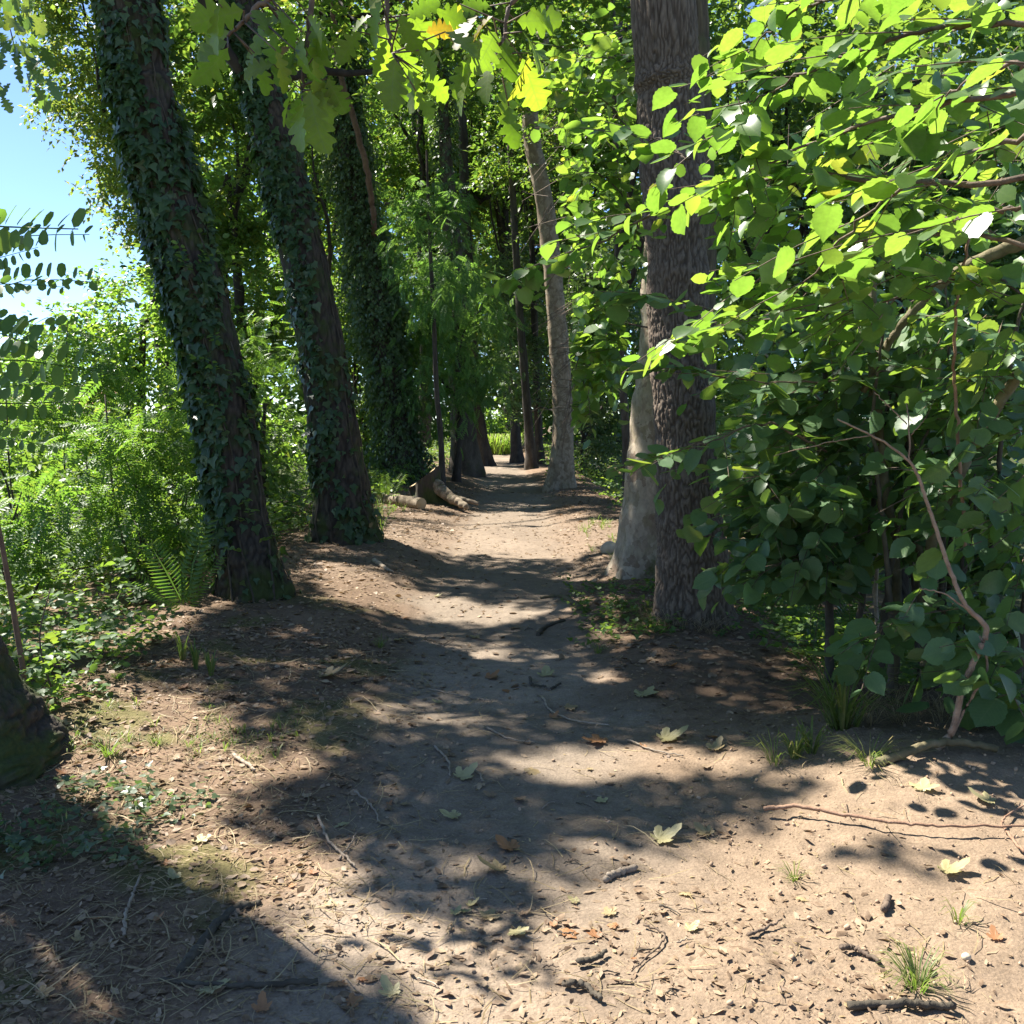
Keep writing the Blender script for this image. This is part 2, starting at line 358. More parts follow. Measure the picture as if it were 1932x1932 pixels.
M = dict(
    hazel=leafmat("hazel_leaf", [(0, (.055, .115, .035)), (.5, (.07, .14, .035)), (1, (.10, .17, .04))], TY, .45, .34, .7),
    hazel_piece=leafmat("veined_hazel_leaf", [(0, (.055, .115, .035)), (.5, (.07, .14, .035)), (1, (.10, .17, .04))], TY, .45, .34, .7, veins=9),
    hazel_dark=leafmat("shade_tinted_leaf", [(0, (.054, .112, .054)), (.6, (.076, .145, .064)), (1, (.105, .17, .07))], TG, .36, .42, .45),  # shaded copy of the hazel leaf, bluish cast of shade put into the colour
    hazel_dark_piece=leafmat("veined_shade_tinted_leaf", [(0, (.054, .112, .054)), (.6, (.076, .145, .064)), (1, (.105, .17, .07))], TG, .36, .42, .45, veins=9),  # same shade tint in the colour, with veins
    oak=leafmat("oak_leaf", [(0, (.04, .085, .025)), (.7, (.06, .12, .025)), (.9, (.09, .14, .03)), (.97, (.16, .10, .03)), (1, (.16, .07, .02))], [(0, (.24, .46, .02)), (.8, (.36, .56, .03)), (.93, (.5, .5, .03)), (1, (.5, .2, .02))], .5, .42, .35),
    oak_piece=leafmat("veined_oak_leaf", [(0, (.04, .085, .025)), (.7, (.06, .12, .025)), (.9, (.09, .14, .03)), (.97, (.16, .10, .03)), (1, (.16, .07, .02))], [(0, (.24, .46, .02)), (.8, (.36, .56, .03)), (.93, (.5, .5, .03)), (1, (.5, .2, .02))], .5, .42, .35, veins=7),
    oak_bg=leafmat("canopy_leaf", [(0, (.05, .09, .022)), (.6, (.075, .12, .025)), (1, (.12, .15, .03))], TB, .42, .45, .4),
    yellow=leafmat("pale_canopy_leaf", [(0, (.06, .105, .025)), (.6, (.085, .135, .03)), (1, (.14, .16, .035))], [(0, (.24, .38, .05)), (.7, (.33, .45, .06)), (1, (.5, .48, .06))], .42, .45, .4),
    robinia=leafmat("locust_leaf", [(0, (.055, .12, .03)), (.6, (.075, .15, .035)), (1, (.10, .18, .04))], [(0, (.18, .37, .04)), (.8, (.27, .46, .045)), (1, (.40, .52, .06))], .44, .45, .4),
    feather=leafmat("feathery_leaf", [(0, (.045, .105, .035)), (.6, (.06, .135, .04)), (1, (.09, .16, .05))], [(0, (.16, .35, .05)), (1, (.26, .44, .06))], .42, .5, .3),
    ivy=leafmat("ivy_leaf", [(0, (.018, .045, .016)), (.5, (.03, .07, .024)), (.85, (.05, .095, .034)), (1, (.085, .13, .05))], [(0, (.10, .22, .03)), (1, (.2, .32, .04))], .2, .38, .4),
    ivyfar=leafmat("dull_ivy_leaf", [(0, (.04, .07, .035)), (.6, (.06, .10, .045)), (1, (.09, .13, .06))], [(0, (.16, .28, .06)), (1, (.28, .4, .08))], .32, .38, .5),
    weed=leafmat("weed_leaf", [(0, (.04, .09, .03)), (.6, (.06, .12, .035)), (1, (.09, .15, .04))], TG, .38, .5, .35),
    grass=leafmat("grass_blade", [(0, (.06, .11, .03)), (.5, (.10, .15, .035)), (.8, (.16, .17, .05)), (1, (.30, .24, .10))], TG, .35, .5, .35),
    straw=leafmat("dry_straw_blade", [(0, (.16, .115, .06)), (.5, (.26, .19, .10)), (1, (.40, .32, .18))], [(0, (.3, .22, .1)), (1, (.45, .35, .18))], .15, .6, .2),
    litter=leafmat("dead_leaf", [(0, (.09, .055, .034)), (.35, (.155, .098, .06)), (.7, (.24, .16, .10)), (1, (.38, .28, .18))], [(0, (.25, .13, .05)), (1, (.4, .25, .1))], .12, .6, .25),
    fallen_tan=leafmat("fallen_tan", [(0, (.26, .19, .10)), (1, (.38, .29, .15))], [(0, (.4, .3, .1)), (1, (.5, .38, .14))], .2, .55, .3),
    fallen_green=leafmat("fallen_green", [(0, (.30, .26, .12)), (1, (.43, .38, .20))], [(0, (.42, .38, .12)), (1, (.5, .46, .18))], .2, .5, .35),
    fallen_rust=leafmat("fallen_rust", [(0, (.24, .11, .05)), (1, (.36, .19, .09))], [(0, (.45, .2, .06)), (1, (.5, .28, .1))], .2, .55, .3),
    twig=simplemat("twig_bark", [(.3, (.07, .05, .037)), (.7, (.17, .125, .09))], 30, .8, .4, 120),
    twig_pale=simplemat("pale_twig", [(.3, (.20, .155, .115)), (.7, (.34, .28, .21))], 30, .75, .4, 120),
    twig_red=simplemat("reddish_stem", [(.3, (.17, .095, .06)), (.7, (.30, .19, .125))], 22, .7, .4, 90),
    stem=simplemat("stem_bark", [(.3, (.05, .042, .03)), (.6, (.09, .075, .055)), (.8, (.14, .12, .085))], 14, .85, .5, 60),
    bough=simplemat("mottled_bough_bark", [(.3, (.09, .075, .04)), (.6, (.16, .135, .075)), (.8, (.24, .2, .13))], 18, .8, .5, 70),
    bough_dark=simplemat("reddish_dark_bark", [(.3, (.07, .04, .028)), (.7, (.14, .085, .06))], 12, .85, .5, 50),
    branch_brown=simplemat("weathered_branch_bark", [(.3, (.15, .10, .07)), (.7, (.30, .215, .155))], 26, .8, .7, 140),
    limb=simplemat("dark_limb_bark", [(.3, (.025, .02, .016)), (.7, (.06, .048, .038))], 6, .9, .6, 30),
    crumb=simplemat("soil_crumb", [(.3, (.28, .20, .135)), (.7, (.40, .29, .20))], 5, .95, .3, 90, .1),
    bark_ridged=barkmat("ridged_grey_bark", (.165, .126, .092), (.07, .05, .035), (.06, .07, .03), .66),
    bark_ivy=barkmat("dark_mossy_bark", (.068, .055, .042), (.03, .024, .019), (.045, .062, .014), .50),
    bark_far=barkmat("far_dark_bark", (.07, .056, .044), (.04, .03, .024), None),
    bark_brown=barkmat("olive_brown_bark", (.13, .10, .055), (.07, .05, .03), (.07, .08, .03), .55),
    bark_plane=barkmat("flaking_pale_bark", (.30, .245, .19), (.2, .155, .12), (.075, .085, .02), .60, [(.08, (.22, .16, .11)), (.3, (.31, .25, .18)), (.55, (.40, .33, .245)), (.8, (.34, .285, .205)), (.97, (.26, .21, .13))], .35, 40, (1, 1, .6)),
    bark_plane_far=barkmat("smooth_tan_bark", (.23, .175, .12), (.16, .12, .085), (.09, .09, .04), .66, [(.2, (.18, .135, .09)), (.5, (.25, .195, .135)), (.85, (.29, .235, .17))], .3, 30, (1, 1, .6)),
    bark_mid=barkmat("far_brown_bark", (.10, .083, .064), (.06, .046, .036), (.06, .065, .02), .62),
    cut=simplemat("sawn_wood", [(.35, (.40, .28, .15)), (.65, (.52, .39, .23))], 6, .8, .3, 50),
    stone=simplemat("pale_stone", [(.3, (.34, .28, .20)), (.7, (.46, .40, .30))], 6, .9, .4, 40),
    reed=leafmat("reed_blade", [(0, (.12, .15, .04)), (.6, (.18, .19, .05)), (1, (.30, .26, .10))], TY, .4, .5, .3),
    roof=simplemat("clay_roof_tile", [(.3, (.35, .15, .10)), (.7, (.48, .24, .17))], 4, .8, .2, 20),
)
def groundmat():
    m, nt, nd, ln = newmat("earth"); geo = nd.new("ShaderNodeNewGeometry"); P = geo.outputs['Position']
    a = nd.new("ShaderNodeAttribute"); a.attribute_name = "soil"; c = a.outputs['Color']
    c = mixc(nd, ln, .55, c, ramp(nd, ln, noise(nd, ln, 9, 6, P, .65), [(.25, .55), (.5, 1.0), (.75, 1.4)]), 'MULTIPLY')
    c = mixc(nd, ln, .5, c, ramp(nd, ln, noise(nd, ln, 95, 4, P, .7), [(.28, .5), (.5, 1.0), (.72, 1.45)]), 'MULTIPLY')
    vo = nd.new("ShaderNodeTexVoronoi"); vo.inputs['Scale'].default_value = 60; ln.new(P, vo.inputs['Vector']); sx = nd.new("ShaderNodeSeparateXYZ"); ln.new(vo.outputs['Color'], sx.inputs[0])
    c = mixc(nd, ln, .35, c, ramp(nd, ln, sx.outputs[1], [(.0, (.75, .72, .7)), (.5, (1, 1, 1)), (1, (1.2, 1.18, 1.15))]), 'MULTIPLY')
    b = nd.new("ShaderNodeBsdfPrincipled"); ln.new(c, b.inputs['Base Color']); b.inputs['Roughness'].default_value = .95; b.inputs['Specular IOR Level'].default_value = .12
    hs = nd.new("ShaderNodeMath"); hs.operation = 'ADD'; ln.new(noise(nd, ln, 55, 6, P, .7), hs.inputs[0])
    v2 = nd.new("ShaderNodeTexVoronoi"); v2.inputs['Scale'].default_value = 90; ln.new(P, v2.inputs['Vector']); vm = nd.new('ShaderNodeMath'); vm.operation = 'MULTIPLY'; vm.inputs[1].default_value = .35; ln.new(v2.outputs['Distance'], vm.inputs[0]); ln.new(vm.outputs[0], hs.inputs[1])
    bp = nd.new("ShaderNodeBump"); bp.inputs['Strength'].default_value = .7; bp.inputs['Distance'].default_value = .008; ln.new(hs.outputs[0], bp.inputs['Height']); ln.new(bp.outputs[0], b.inputs['Normal'])
    o = nd.new("ShaderNodeOutputMaterial"); ln.new(b.outputs[0], o.inputs[0]); return m
M['earth'] = groundmat()

# ------------------------------------------------------------------ ground and path
def axis(lo, a, b, hi, st, g):
    mid = np.arange(a, b, st); r = [b]; s_ = st
    while r[-1] < hi: s_ *= g; r.append(r[-1] + s_)
    l = [a]; s_ = st
    while l[-1] > lo: s_ *= g; l.append(l[-1] - s_)
    return np.concatenate([np.array(l[1:])[::-1], mid, np.array(r)])
gx = axis(-260, -2.7, 2.9, 260, .028, 1.09); gy = axis(-40, 2.2, 5.6, 500, .026, 1.03)
GX, GY = np.meshgrid(gx, gy); gxf, gyf = GX.ravel(), GY.ravel()
near = (gyf < 30) & (np.abs(gxf) < 12)
sandy = np.clip(sstep(.15, 1.3, gxf - .25 * n2(gxf, gyf, 1.1)) * (1 - sstep(4.3, 5.2, gyf + .3 * n2(gxf, gyf, 1.5))) + .75 * (1 - sstep(2.2, 3.6, gyf)) * sstep(-.9, .4, gxf), 0, 1)
gz = height(gxf, gyf)
rough = .009 * n2(gxf, gyf, 7, 3) + .006 * n2(gxf, gyf, 19, 2)
clod = np.abs(n2(gxf, gyf, 9, 3)) * .022 * sstep(-.1, .4, n2(gxf, gyf, 1.4, 2, 13.)) + np.maximum(0, n2(gxf, gyf, 30, 2)) * .006
gz = gz + np.where(near, rough * np.where(np.abs(gxf - xc(gyf)) < .6, .55, 1.0) + clod * sandy, 0)
pathm = 1 - sstep(.45, .95, np.abs(gxf - xc(gyf)) + .25 * n2(gxf, gyf, 1.3))
c_lit = np.array([.14, .096, .064]); c_path = np.array([.19, .152, .115]); c_sand = np.array([.216, .158, .108]); c_moss = np.array([.10, .105, .03])
colr = c_lit + (c_path - c_lit) * pathm[:, None]
warm = sstep(.05, .5, n2(gxf, gyf, .6, 2, 5.0)); colr = colr * (1 + .35 * warm[:, None])
colr = colr + (np.array([.20, .152, .112]) - colr) * (sstep(8.5, 10, gyf) * (1 - sstep(13, 18, gyf)) * .6 * (1 - sstep(1.2, 2.6, np.abs(gxf - xc(gyf)))))[:, None]
colr = colr + (c_sand - colr) * sandy[:, None]
mossm = sstep(.22, .45, n2(gxf, gyf, 1.7, 3, 9.0)) * sstep(.5, 1.0, -gxf) * (1 - sstep(7, 9, gyf)) * .6
colr = colr + (c_moss - colr) * mossm[:, None]
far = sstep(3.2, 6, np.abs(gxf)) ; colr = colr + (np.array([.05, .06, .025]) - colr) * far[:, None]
nx, ny = len(gx), len(gy); idx = np.arange(nx * ny).reshape(ny, nx)
Q = np.stack([idx[:-1, :-1], idx[:-1, 1:], idx[1:, 1:], idx[1:, :-1]], -1).reshape(-1, 4)
fcx, fcy = gxf[Q].mean(1), gyf[Q].mean(1)
isp = (np.abs(fcx - xc(fcy)) < np.interp(fcy, [0, 5, 9, 40], [1.0, .85, .72, .7]) + .12 * n2(fcx, fcy, 1.8)) & (fcy < 52)
GV = np.stack([gxf, gyf, gz], -1)
_gzr = gz.reshape(ny, nx)
def gheight(x, y):
    i = np.clip(np.searchsorted(gx, x) - 1, 0, nx - 2); j = np.clip(np.searchsorted(gy, y) - 1, 0, ny - 2)
    fx = np.clip((x - gx[i]) / (gx[i + 1] - gx[i]), 0, 1); fy = np.clip((y - gy[j]) / (gy[j + 1] - gy[j]), 0, 1)
    return (_gzr[j, i] * (1 - fx) + _gzr[j, i + 1] * fx) * (1 - fy) + (_gzr[j + 1, i] * (1 - fx) + _gzr[j + 1, i + 1] * fx) * fy
def gp(px, py):
    z = 0.0
    for _ in range(14):
        r = ray(px, py); t = (z - CAM_Z) / r[2]; z = float(gheight(r[0] * t, r[1] * t))
    return np.array([r[0] * t, r[1] * t, z])
def sub(mask, name):
    q = Q[mask]; u, inv = np.unique(q, return_inverse=True)
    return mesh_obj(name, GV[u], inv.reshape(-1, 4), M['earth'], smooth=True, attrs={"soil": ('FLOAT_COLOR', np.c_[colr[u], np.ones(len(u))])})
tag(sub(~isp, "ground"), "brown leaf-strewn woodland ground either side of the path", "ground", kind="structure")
tag(sub(isp, "path"), "trodden bare earth footpath running away between the trees", "path", kind="structure")

# ------------------------------------------------------------------ wanted sun patches on the ground, crowns are left open above them (view pixels -> ground)
SUNP = [
    [(870, 1960), (770, 1850), (600, 1770), (480, 1690), (330, 1620), (190, 1560), (120, 1480), (70, 1340), (170, 1285), (330, 1300), (430, 1345), (480, 1410), (620, 1440), (560, 1490), (450, 1500), (460, 1540), (600, 1590), (700, 1670), (800, 1730), (900, 1750), (1010, 1740), (1110, 1690), (1180, 1640), (1040, 1610), (1130, 1590), (1240, 1640), (1400, 1560), (1490, 1530), (1600, 1480), (1720, 1440), (1990, 1440), (1990, 2000)],
    [(930, 1430), (1050, 1402), (1200, 1400), (1480, 1415), (1490, 1440), (1330, 1470), (1150, 1480), (1000, 1470)],
    [(560, 1062), (650, 1062), (740, 1095), (830, 1125), (1040, 1152), (1035, 1172), (900, 1180), (760, 1165), (640, 1130)],
    [(790, 1046), (830, 1000), (940, 985), (1060, 970), (1190, 945), (1190, 1030), (1060, 1055), (900, 1048)],
    [(690, 1000), (760, 985), (830, 1010), (780, 1040), (700, 1035)],
    [(855, 1225), (930, 1215), (990, 1228), (940, 1250), (860, 1245)], [(1100, 1195), (1160, 1185), (1200, 1200), (1130, 1215)],
    [(1055, 1090), (1170, 1075), (1160, 1130), (1050, 1130)], [(640, 1460), (690, 1455), (700, 1480), (650, 1482)],
]
HOLES = [[(1640, 1580), (1760, 1570), (1900, 1620), (1900, 1665), (1780, 1660), (1660, 1620)], [(1010, 1880), (1100, 1850), (1260, 1880), (1250, 1960), (1030, 1960)], [(1560, 1930), (1750, 1900), (1900, 1960), (1600, 1990)]]
def shade_at(x, y):
    """True where a crown should stand between this spot of ground and the sun"""
    z = height(x, y); px, py, dep = proj(np.stack([x, y, z], -1))
    j = 12 * n2(x, y, 2.2, 2, 3.0) + 12 * n2(x, y, 6.5, 2, 4.0); px = px + j * 1.8; py = py + j
    sun = np.zeros(np.shape(x), bool)
    for p_ in SUNP: sun |= inpoly(px, py, p_)
    for p_ in HOLES: sun &= ~inpoly(px, py, p_)
    sun |= (n2(x, y, 2.6, 2, 21.0) > .66) & (y > 4.5)
    farm = y > 14.5
    sun = np.where(farm, n2(x * .55, y * 1.25, .62, 2, 7.0) > -.02, sun)
    sun = sun | ((y < 2.35) & (x > -.35)) | ((x > 2.7) & (y < 4.3)) | ((x > 2.0) & (y > 5.9) & (y < 8.3)) | ((x > 4.8) & (y < 8.3)) | (x > 8) | ((x > 1.6) & (y < 4.0)) | ((x > 2.2) & (y < 4.4)) | (x < -3.6) | ((x < -2.3) & (y > 6) & (y < 9))
    return ~sun

# ------------------------------------------------------------------ trunks
def trunk(name, mat, parent, pts, radii, nth=40, nz=140, flare=.35, fh=.22, lob=4, ph=0., F=16., A=.02, st=6., kind='ridge', lump=.03):
    c = smooth_line(pts, nz); r = np.interp(np.linspace(0, 1, nz), np.linspace(0, 1, len(radii)), radii)
    t = nrm(np.gradient(c, axis=0)); a = nrm(np.cross(np.array([0, 1., 0]), t)); b = np.cross(t, a)
    th = np.arange(nth) * 2 * math.pi / nth; hh = c[:, 2] - c[0, 2] - .15
    fl = flare * np.exp(-np.maximum(hh, 0) / fh)
    R = r[:, None] * (1 + fl[:, None] * (1 + .45 * np.cos(lob * th + ph)[None] + .2 * np.cos((lob + 1) * th + 2 * ph)[None]))
    ct, s_ = np.cos(th), np.sin(th)
    q = np.stack([np.broadcast_to(ct * r.mean(), R.shape), np.broadcast_to(s_ * r.mean(), R.shape), np.broadcast_to(np.linspace(0, np.linalg.norm(np.diff(c, axis=0), axis=1).sum(), nz)[:, None], R.shape)], -1)
    off = hash(name) % 1 + parent.location[0] * 3.1
    if kind == 'ridge':
        qq = q * np.array([F, F, F / st]) + off; wv = .35 * pnoise(qq * .5)[..., None]; n_ = pnoise(qq + wv)
        f1 = sstep(.0, .32, np.abs(n_)); n3 = pnoise(qq * np.array([1.6, 1.6, 3.2]) + 5); f2 = sstep(0, .3, np.abs(n3)); fis = np.clip(f1 * (.55 + .45 * f2), 0, 1)
        disp = A * (fis - .6)
    elif kind == 'flake':
        n_ = pnoise(q * np.array([7, 7, 4.]) + off); fis = sstep(-.1, .1, n_); disp = A * (fis - .5) + A * .5 * pnoise(q * 25)
    else:
        n_ = fbm(q * np.array([F, F, F / st]) + off, 3); fis = sstep(-.4, .4, n_); disp = A * n_
    disp = disp + lump * r.mean() * 4 * pnoise(q * 2.2 + off + 9)
    R = R + disp
    V = c[:, None] + R[..., None] * (ct[None, :, None] * a[:, None] + s_[None, :, None] * b[:, None])
    i = np.arange(nz - 1)[:, None] * nth; j = np.arange(nth)[None]; j2 = (j + 1) % nth
    Fq = np.stack([i + j, i + j2, i + nth + j2, i + nth + j], -1).reshape(-1, 4)
    o = mesh_obj(name, V.reshape(-1, 3), Fq, mat, parent, smooth=True, attrs={"fis": ('FLOAT', fis.ravel())})
    return dict(c=c, r=r, V=V, obj=o, a=a, b=b)
def pxaxis(lst, Y, base=True, lean=0.0, extend=0.0):
    p = np.array([at(x, y, Y) for x, y in lst])
    p[:, 1] += lean * (p[:, 2] - p[0, 2])
    if base: p[0, 2] = height(p[0, 0], p[0, 1]) - .15
    if extend:
        d = nrm(p[-1] - p[-2]); p = np.vstack([p, p[-1] + d * extend * .5 + [0, 0, extend * .1], p[-1] + d * extend + [0, 0, extend * .25]])
    return p
TREES = {}
def make_tree(key, name, label, px, Y, widths, mat, extend=6, group=None, **kw):
    p = pxaxis(px, Y, extend=extend); mpp = K * Y
    rr = [w_ * mpp / 2 for w_ in widths]
    if extend: rr = rr + [rr[-1] * .8, rr[-1] * .45]
    base = p[0] + [0, 0, .15]
    t = thing(name, base, label, "tree", group)
    tr = trunk("trunk", M[mat], t, p, rr, **kw)
    TREES[key] = dict(t=t, tr=tr, crown=Acc(), limbs=Acc(), base=base, tip=p[-1], n=0, pts=[])
    return TREES[key]
make_tree('R1', 'ridged_bark_tree', "tall straight tree with ridged grey bark, nearest of those along the path's far side", [(1308, 1180), (1302, 1000), (1290, 800), (1280, 600), (1275, 400), (1264, 200), (1252, 0)], 7.2, [128, 124, 113, 110, 116, 115, 115], 'bark_ridged', nth=220, nz=520, flare=.22, fh=.22, lob=4, ph=.6, F=40, A=.016, st=6.5)
make_tree('R2', 'pale_plane_tree', "pale flaking-bark tree half hidden behind the ridged grey trunk", [(1208, 1090), (1222, 950), (1236, 800), (1250, 650), (1260, 500), (1266, 400), (1272, 200), (1276, 0)], 9.4, [96, 96, 92, 90, 90, 88, 84, 80], 'bark_plane', nth=90, nz=200, flare=.34, fh=.22, lob=4, ph=2.2, A=.008, kind='flake')
make_tree('R5', 'slim_brown_tree', "slim olive-brown trunk showing as a strip behind the ridged grey trunk", [(1306, 1140), (1312, 800), (1312, 400), (1300, 0)], 8.4, [80, 74, 70, 66], 'bark_brown', nth=48, nz=160, flare=.3, A=.008, F=18)
make_tree('R3', 'tan_plane_tree', "smooth tan trunk curving up on the right edge of the far path", [(1053, 918), (1062, 800), (1050, 600), (1030, 400), (1001, 230), (1022, 90), (1034, -20)], 21.0, [44, 38, 35, 33, 30, 24, 22], 'bark_plane_far', nth=48, nz=160, flare=.5, fh=.45, lob=3, ph=1.0, A=.012, kind='flake')
make_tree('T1', 'ivy_clad_tree', "leaning ivy-clad trunk nearest on the left of the path", [(486, 1160), (457, 1000), (427, 800), (383, 600), (328, 400), (278, 200), (242, 0)], 8.0, [108, 102, 98, 100, 104, 104, 100], 'bark_ivy', nth=110, nz=300, flare=.28, fh=.25, lob=4, ph=.3, F=17, A=.022, st=5)
make_tree('T2', 'leaning_mossy_tree', "leaning trunk with ivy strip and mossy side, second along the left of the path", [(657, 1052), (640, 900), (612, 700), (575, 500), (530, 300), (490, 150), (440, 0)], 11.6, [108, 100, 84, 82, 78, 70, 60], 'bark_ivy', nth=110, nz=300, flare=.24, fh=.3, lob=5, ph=1.2, F=16, A=.024, st=5)
make_tree('T3', 'shaggy_ivy_tree', "dark trunk shaggy with hanging ivy behind the stump, third along the left", [(765, 890), (735, 700), (698, 500), (662, 300), (636, 100), (622, -20)], 21.5, [62, 52, 48, 44, 38, 34], 'bark_far', nth=40, nz=120, flare=.5, fh=.5, lob=4, ph=.2, F=9, A=.03)
make_tree('T4', 'far_brown_tree', "thick straight dark brown trunk beyond the stump on the far left path edge", [(879, 890), (868, 700), (856, 500), (842, 300), (834, 150)], 26.0, [50, 44, 34, 24, 16], 'bark_mid', nth=36, nz=110, flare=.35, fh=.5, F=8, A=.02)
make_tree('T5', 'far_black_tree', "nearly black trunk close behind the thick brown trunk on the left path edge", [(909, 876), (897, 750), (886, 600), (880, 450)], 32.0, [30, 27, 24, 20], 'bark_far', nth=28, nz=90, flare=.6, fh=.6, F=7, A=.02)
make_tree('D1', 'far_grey_tree', "thin grey trunk in front of the dark thicket, right of the path's far end", [(1003, 887), (997, 800), (985, 650), (975, 500)], 29.0, [18, 17, 15, 13], 'bark_mid', nth=24, nz=80, flare=.4, fh=.4, F=8, A=.015)
make_tree('D2', 'far_dim_tree', "dim trunk just left of the thin grey one at the path's far end", [(976, 879), (971, 790), (962, 600)], 34.0, [19, 17, 14], 'bark_far', nth=24, nz=70, flare=.5, fh=.5, F=8, A=.015)
make_tree('D3', 'far_shadow_tree', "dark thin trunk between the thin grey one and the smooth tan trunk", [(1019, 882), (1015, 790), (1008, 600)], 31.0, [15, 14, 12], 'bark_far', nth=24, nz=70, flare=.4, fh=.5, F=8, A=.015)
make_tree('D4', 'hidden_grey_tree', "thin grey trunk peeping out left of the pale flaking trunk", [(1186, 892), (1180, 800), (1172, 700), (1168, 560)], 17.5, [18, 16, 14, 12], 'bark_mid', nth=24, nz=70, flare=.3, F=10, A=.012)
make_tree('S1', 'young_tree', "thin dark sapling stem between the stump and the thick brown trunk", [(835, 908), (832, 830), (824, 740), (818, 600), (812, 470)], 19.0, [13, 11, 10, 9, 7], 'bark_far', extend=1.5, nth=20, nz=60, flare=.3, F=12, A=.006)
# the trunk at the left edge
b0 = np.array([-2.42, 4.15, height(-2.42, 4.15)])
t0 = thing("mossy_corner_tree", b0, "flared mossy trunk base cut off by the left edge of the photo", "tree")
tr0 = trunk("trunk", M['bark_ivy'], t0, [b0 - [0, 0, .15], b0 + [-.10, .0, .25], b0 + [-.34, .02, .9], b0 + [-.62, .05, 2.5], b0 + [-.95, .1, 5], b0 + [-1.5, .2, 9]], [.30, .27, .25, .25, .23, .15], nth=110, nz=320, flare=.42, fh=.22, lob=4, ph=2.6, F=17, A=.022, st=5)
TREES['T0'] = dict(t=t0, tr=tr0, crown=Acc(), limbs=Acc(), base=b0, tip=b0 + [-1.3, .2, 9], n=0, pts=[])

# ------------------------------------------------------------------ crowns overhead: leaf clusters added along sun rays to cast the wanted shade
N = 4500
sx_, sy_ = U(-3.6, 2.8, N), 1.2 + 16.5 * rng.beta(1.05, 1.4, N)
N2 = 3400; sx_, sy_ = np.r_[sx_, U(2.8, 7.8, N2)], np.r_[sy_, 4.3 + 12 * U(0, 1, N2)]; N = N + N2
ok = shade_at(sx_, sy_); zz = U(7.0, 13.5, N)
cl = np.stack([sx_ - SHX * zz, sy_ - SHY * zz, zz], -1)
px, py, dep = proj(cl); infr = (py > -60) & (dep > 0)
ok &= ~(infr & (px < 345)) & ~(infr & (dep < 13))
cl = cl[ok]
own = ['T0', 'T1', 'T2', 'T3', 'T4', 'T5', 'S1']
tops = np.array([TREES[k]['tr']['c'][int(len(TREES[k]['tr']['c']) * .8)][:2] for k in own[:-1]])
who = ((cl[:, None, :2] - tops[None]) ** 2).sum(-1).argmin(1)
for i, k in enumerate(own[:-1]):
    q = cl[who == i]
    if len(q) == 0: continue
    T_ = TREES[k]; d = np.c_[rng.normal(size=(len(q), 2)), U(-.4, .3, len(q))]
    sprays(T_['crown'], DIAMOND, q - nrm(d) * .25, d, .55, 9, .155, .35, .4, keep=lambda P: shade_at(P[:, 0] + SHX * P[:, 2], P[:, 1] + SHY * P[:, 2]))
    T_['pts'].append(q)
# ------------------------------------------------------------------ generic crowns
def ellipsoid_pts(c, rad, n, fr=.5, th=-.05, shell=.45):
    out = []; tot = 0
    while tot < n:
        p = rng.normal(size=(n * 3, 3)); p = nrm(p) * (shell + (1 - shell) * U(0, 1, (n * 3, 1))) ** .6
        q = c + p * rad; m = fbm(q * fr + 31, 2) > th
        # ragged outline
        m &= np.linalg.norm(p, axis=1) < .82 + .35 * fbm(q * fr * 1.3 + 77, 2)
        out.append(np.c_[q[m], p[m]]); tot += m.sum()
        if len(out) > 12: break
    r = np.concatenate(out)[:n]; return r[:, :3], r[:, 3:]
def limbs_to(acc, start, targets, r0, seg=6, sag=.5):
    for q in targets:
        s_ = start[rng.integers(len(start))] if np.ndim(start) > 1 else start
        L = np.linalg.norm(q - s_); mid = (s_ + q) / 2 + rng.normal(size=3) * .1 * L + [0, 0, .08 * L]
        lx, ly, ld = proj(smooth_line([s_, mid, q], 12))
        lp_ = smooth_line([s_, mid, q], 12); gx_, gy_ = lp_[:, 0] + SHX * lp_[:, 2], lp_[:, 1] + SHY * lp_[:, 2]
        if ((gy_ > 2) & (gy_ < 6) & (gx_ > -2.2) & (gx_ < 2.6) & ~shade_at(gx_, gy_)).sum() > 0: continue
        if ((lx < 360) & (ly > -20) & (ly < 900) & (ld > 0)).any() and ld.min() < 16: continue
        acc.add(*tube([s_, mid, q], r0 * U(.7, 1.1), r0 * .15, seg, 9, wob=.012 * L, closed=False))
def crown_px(T_, px, py, rx, ry, Y, rd, tmpl, size, lai=3.6, m=9, fr=None, th=-.08, L=None, droop=.4, tilt=.5, area=.35, sunreject=True, shell=.35):
    c = at(px, py, Y); mpp = K * Y; rad = np.array([rx * mpp, rd, ry * mpp])
    n = int(lai * math.pi * rad[0] * rad[2] / (area * size ** 2) / m)
    q, p = ellipsoid_pts(c, rad, n, fr or 1.6 / max(1.2, rad[0] ** .6), th, shell)
    q = q[q[:, 2] > height(q[:, 0], q[:, 1]) + .1]
    if sunreject:
        g = np.stack([q[:, 0] + SHX * q[:, 2], q[:, 1] + SHY * q[:, 2]], -1)
        roi = (g[:, 0] > -2.8) & (g[:, 0] < 2.3) & (g[:, 1] < 14.5) & (g[:, 1] > 2)
        q = q[~roi | shade_at(g[:, 0], g[:, 1])]
        gx_, gy_ = q[:, 0] + SHX * q[:, 2], q[:, 1] + SHY * q[:, 2]; q = q[~((np.abs(gx_ + 1.3) < 2.6) & (gy_ > 37) & (gy_ < 46) & (q[:, 2] > 3))]  # crowns opened here so sun reaches the bush at the path's end
    d = rng.normal(size=q.shape) * .7 + (q - c) / rad * .8; d[:, 2] -= .1
    sprays(T_['crown'], tmpl, q - nrm(d) * size * 2, d, L or size * 4.5, m, size, droop, tilt)
    T_['pts'].append(q); return q
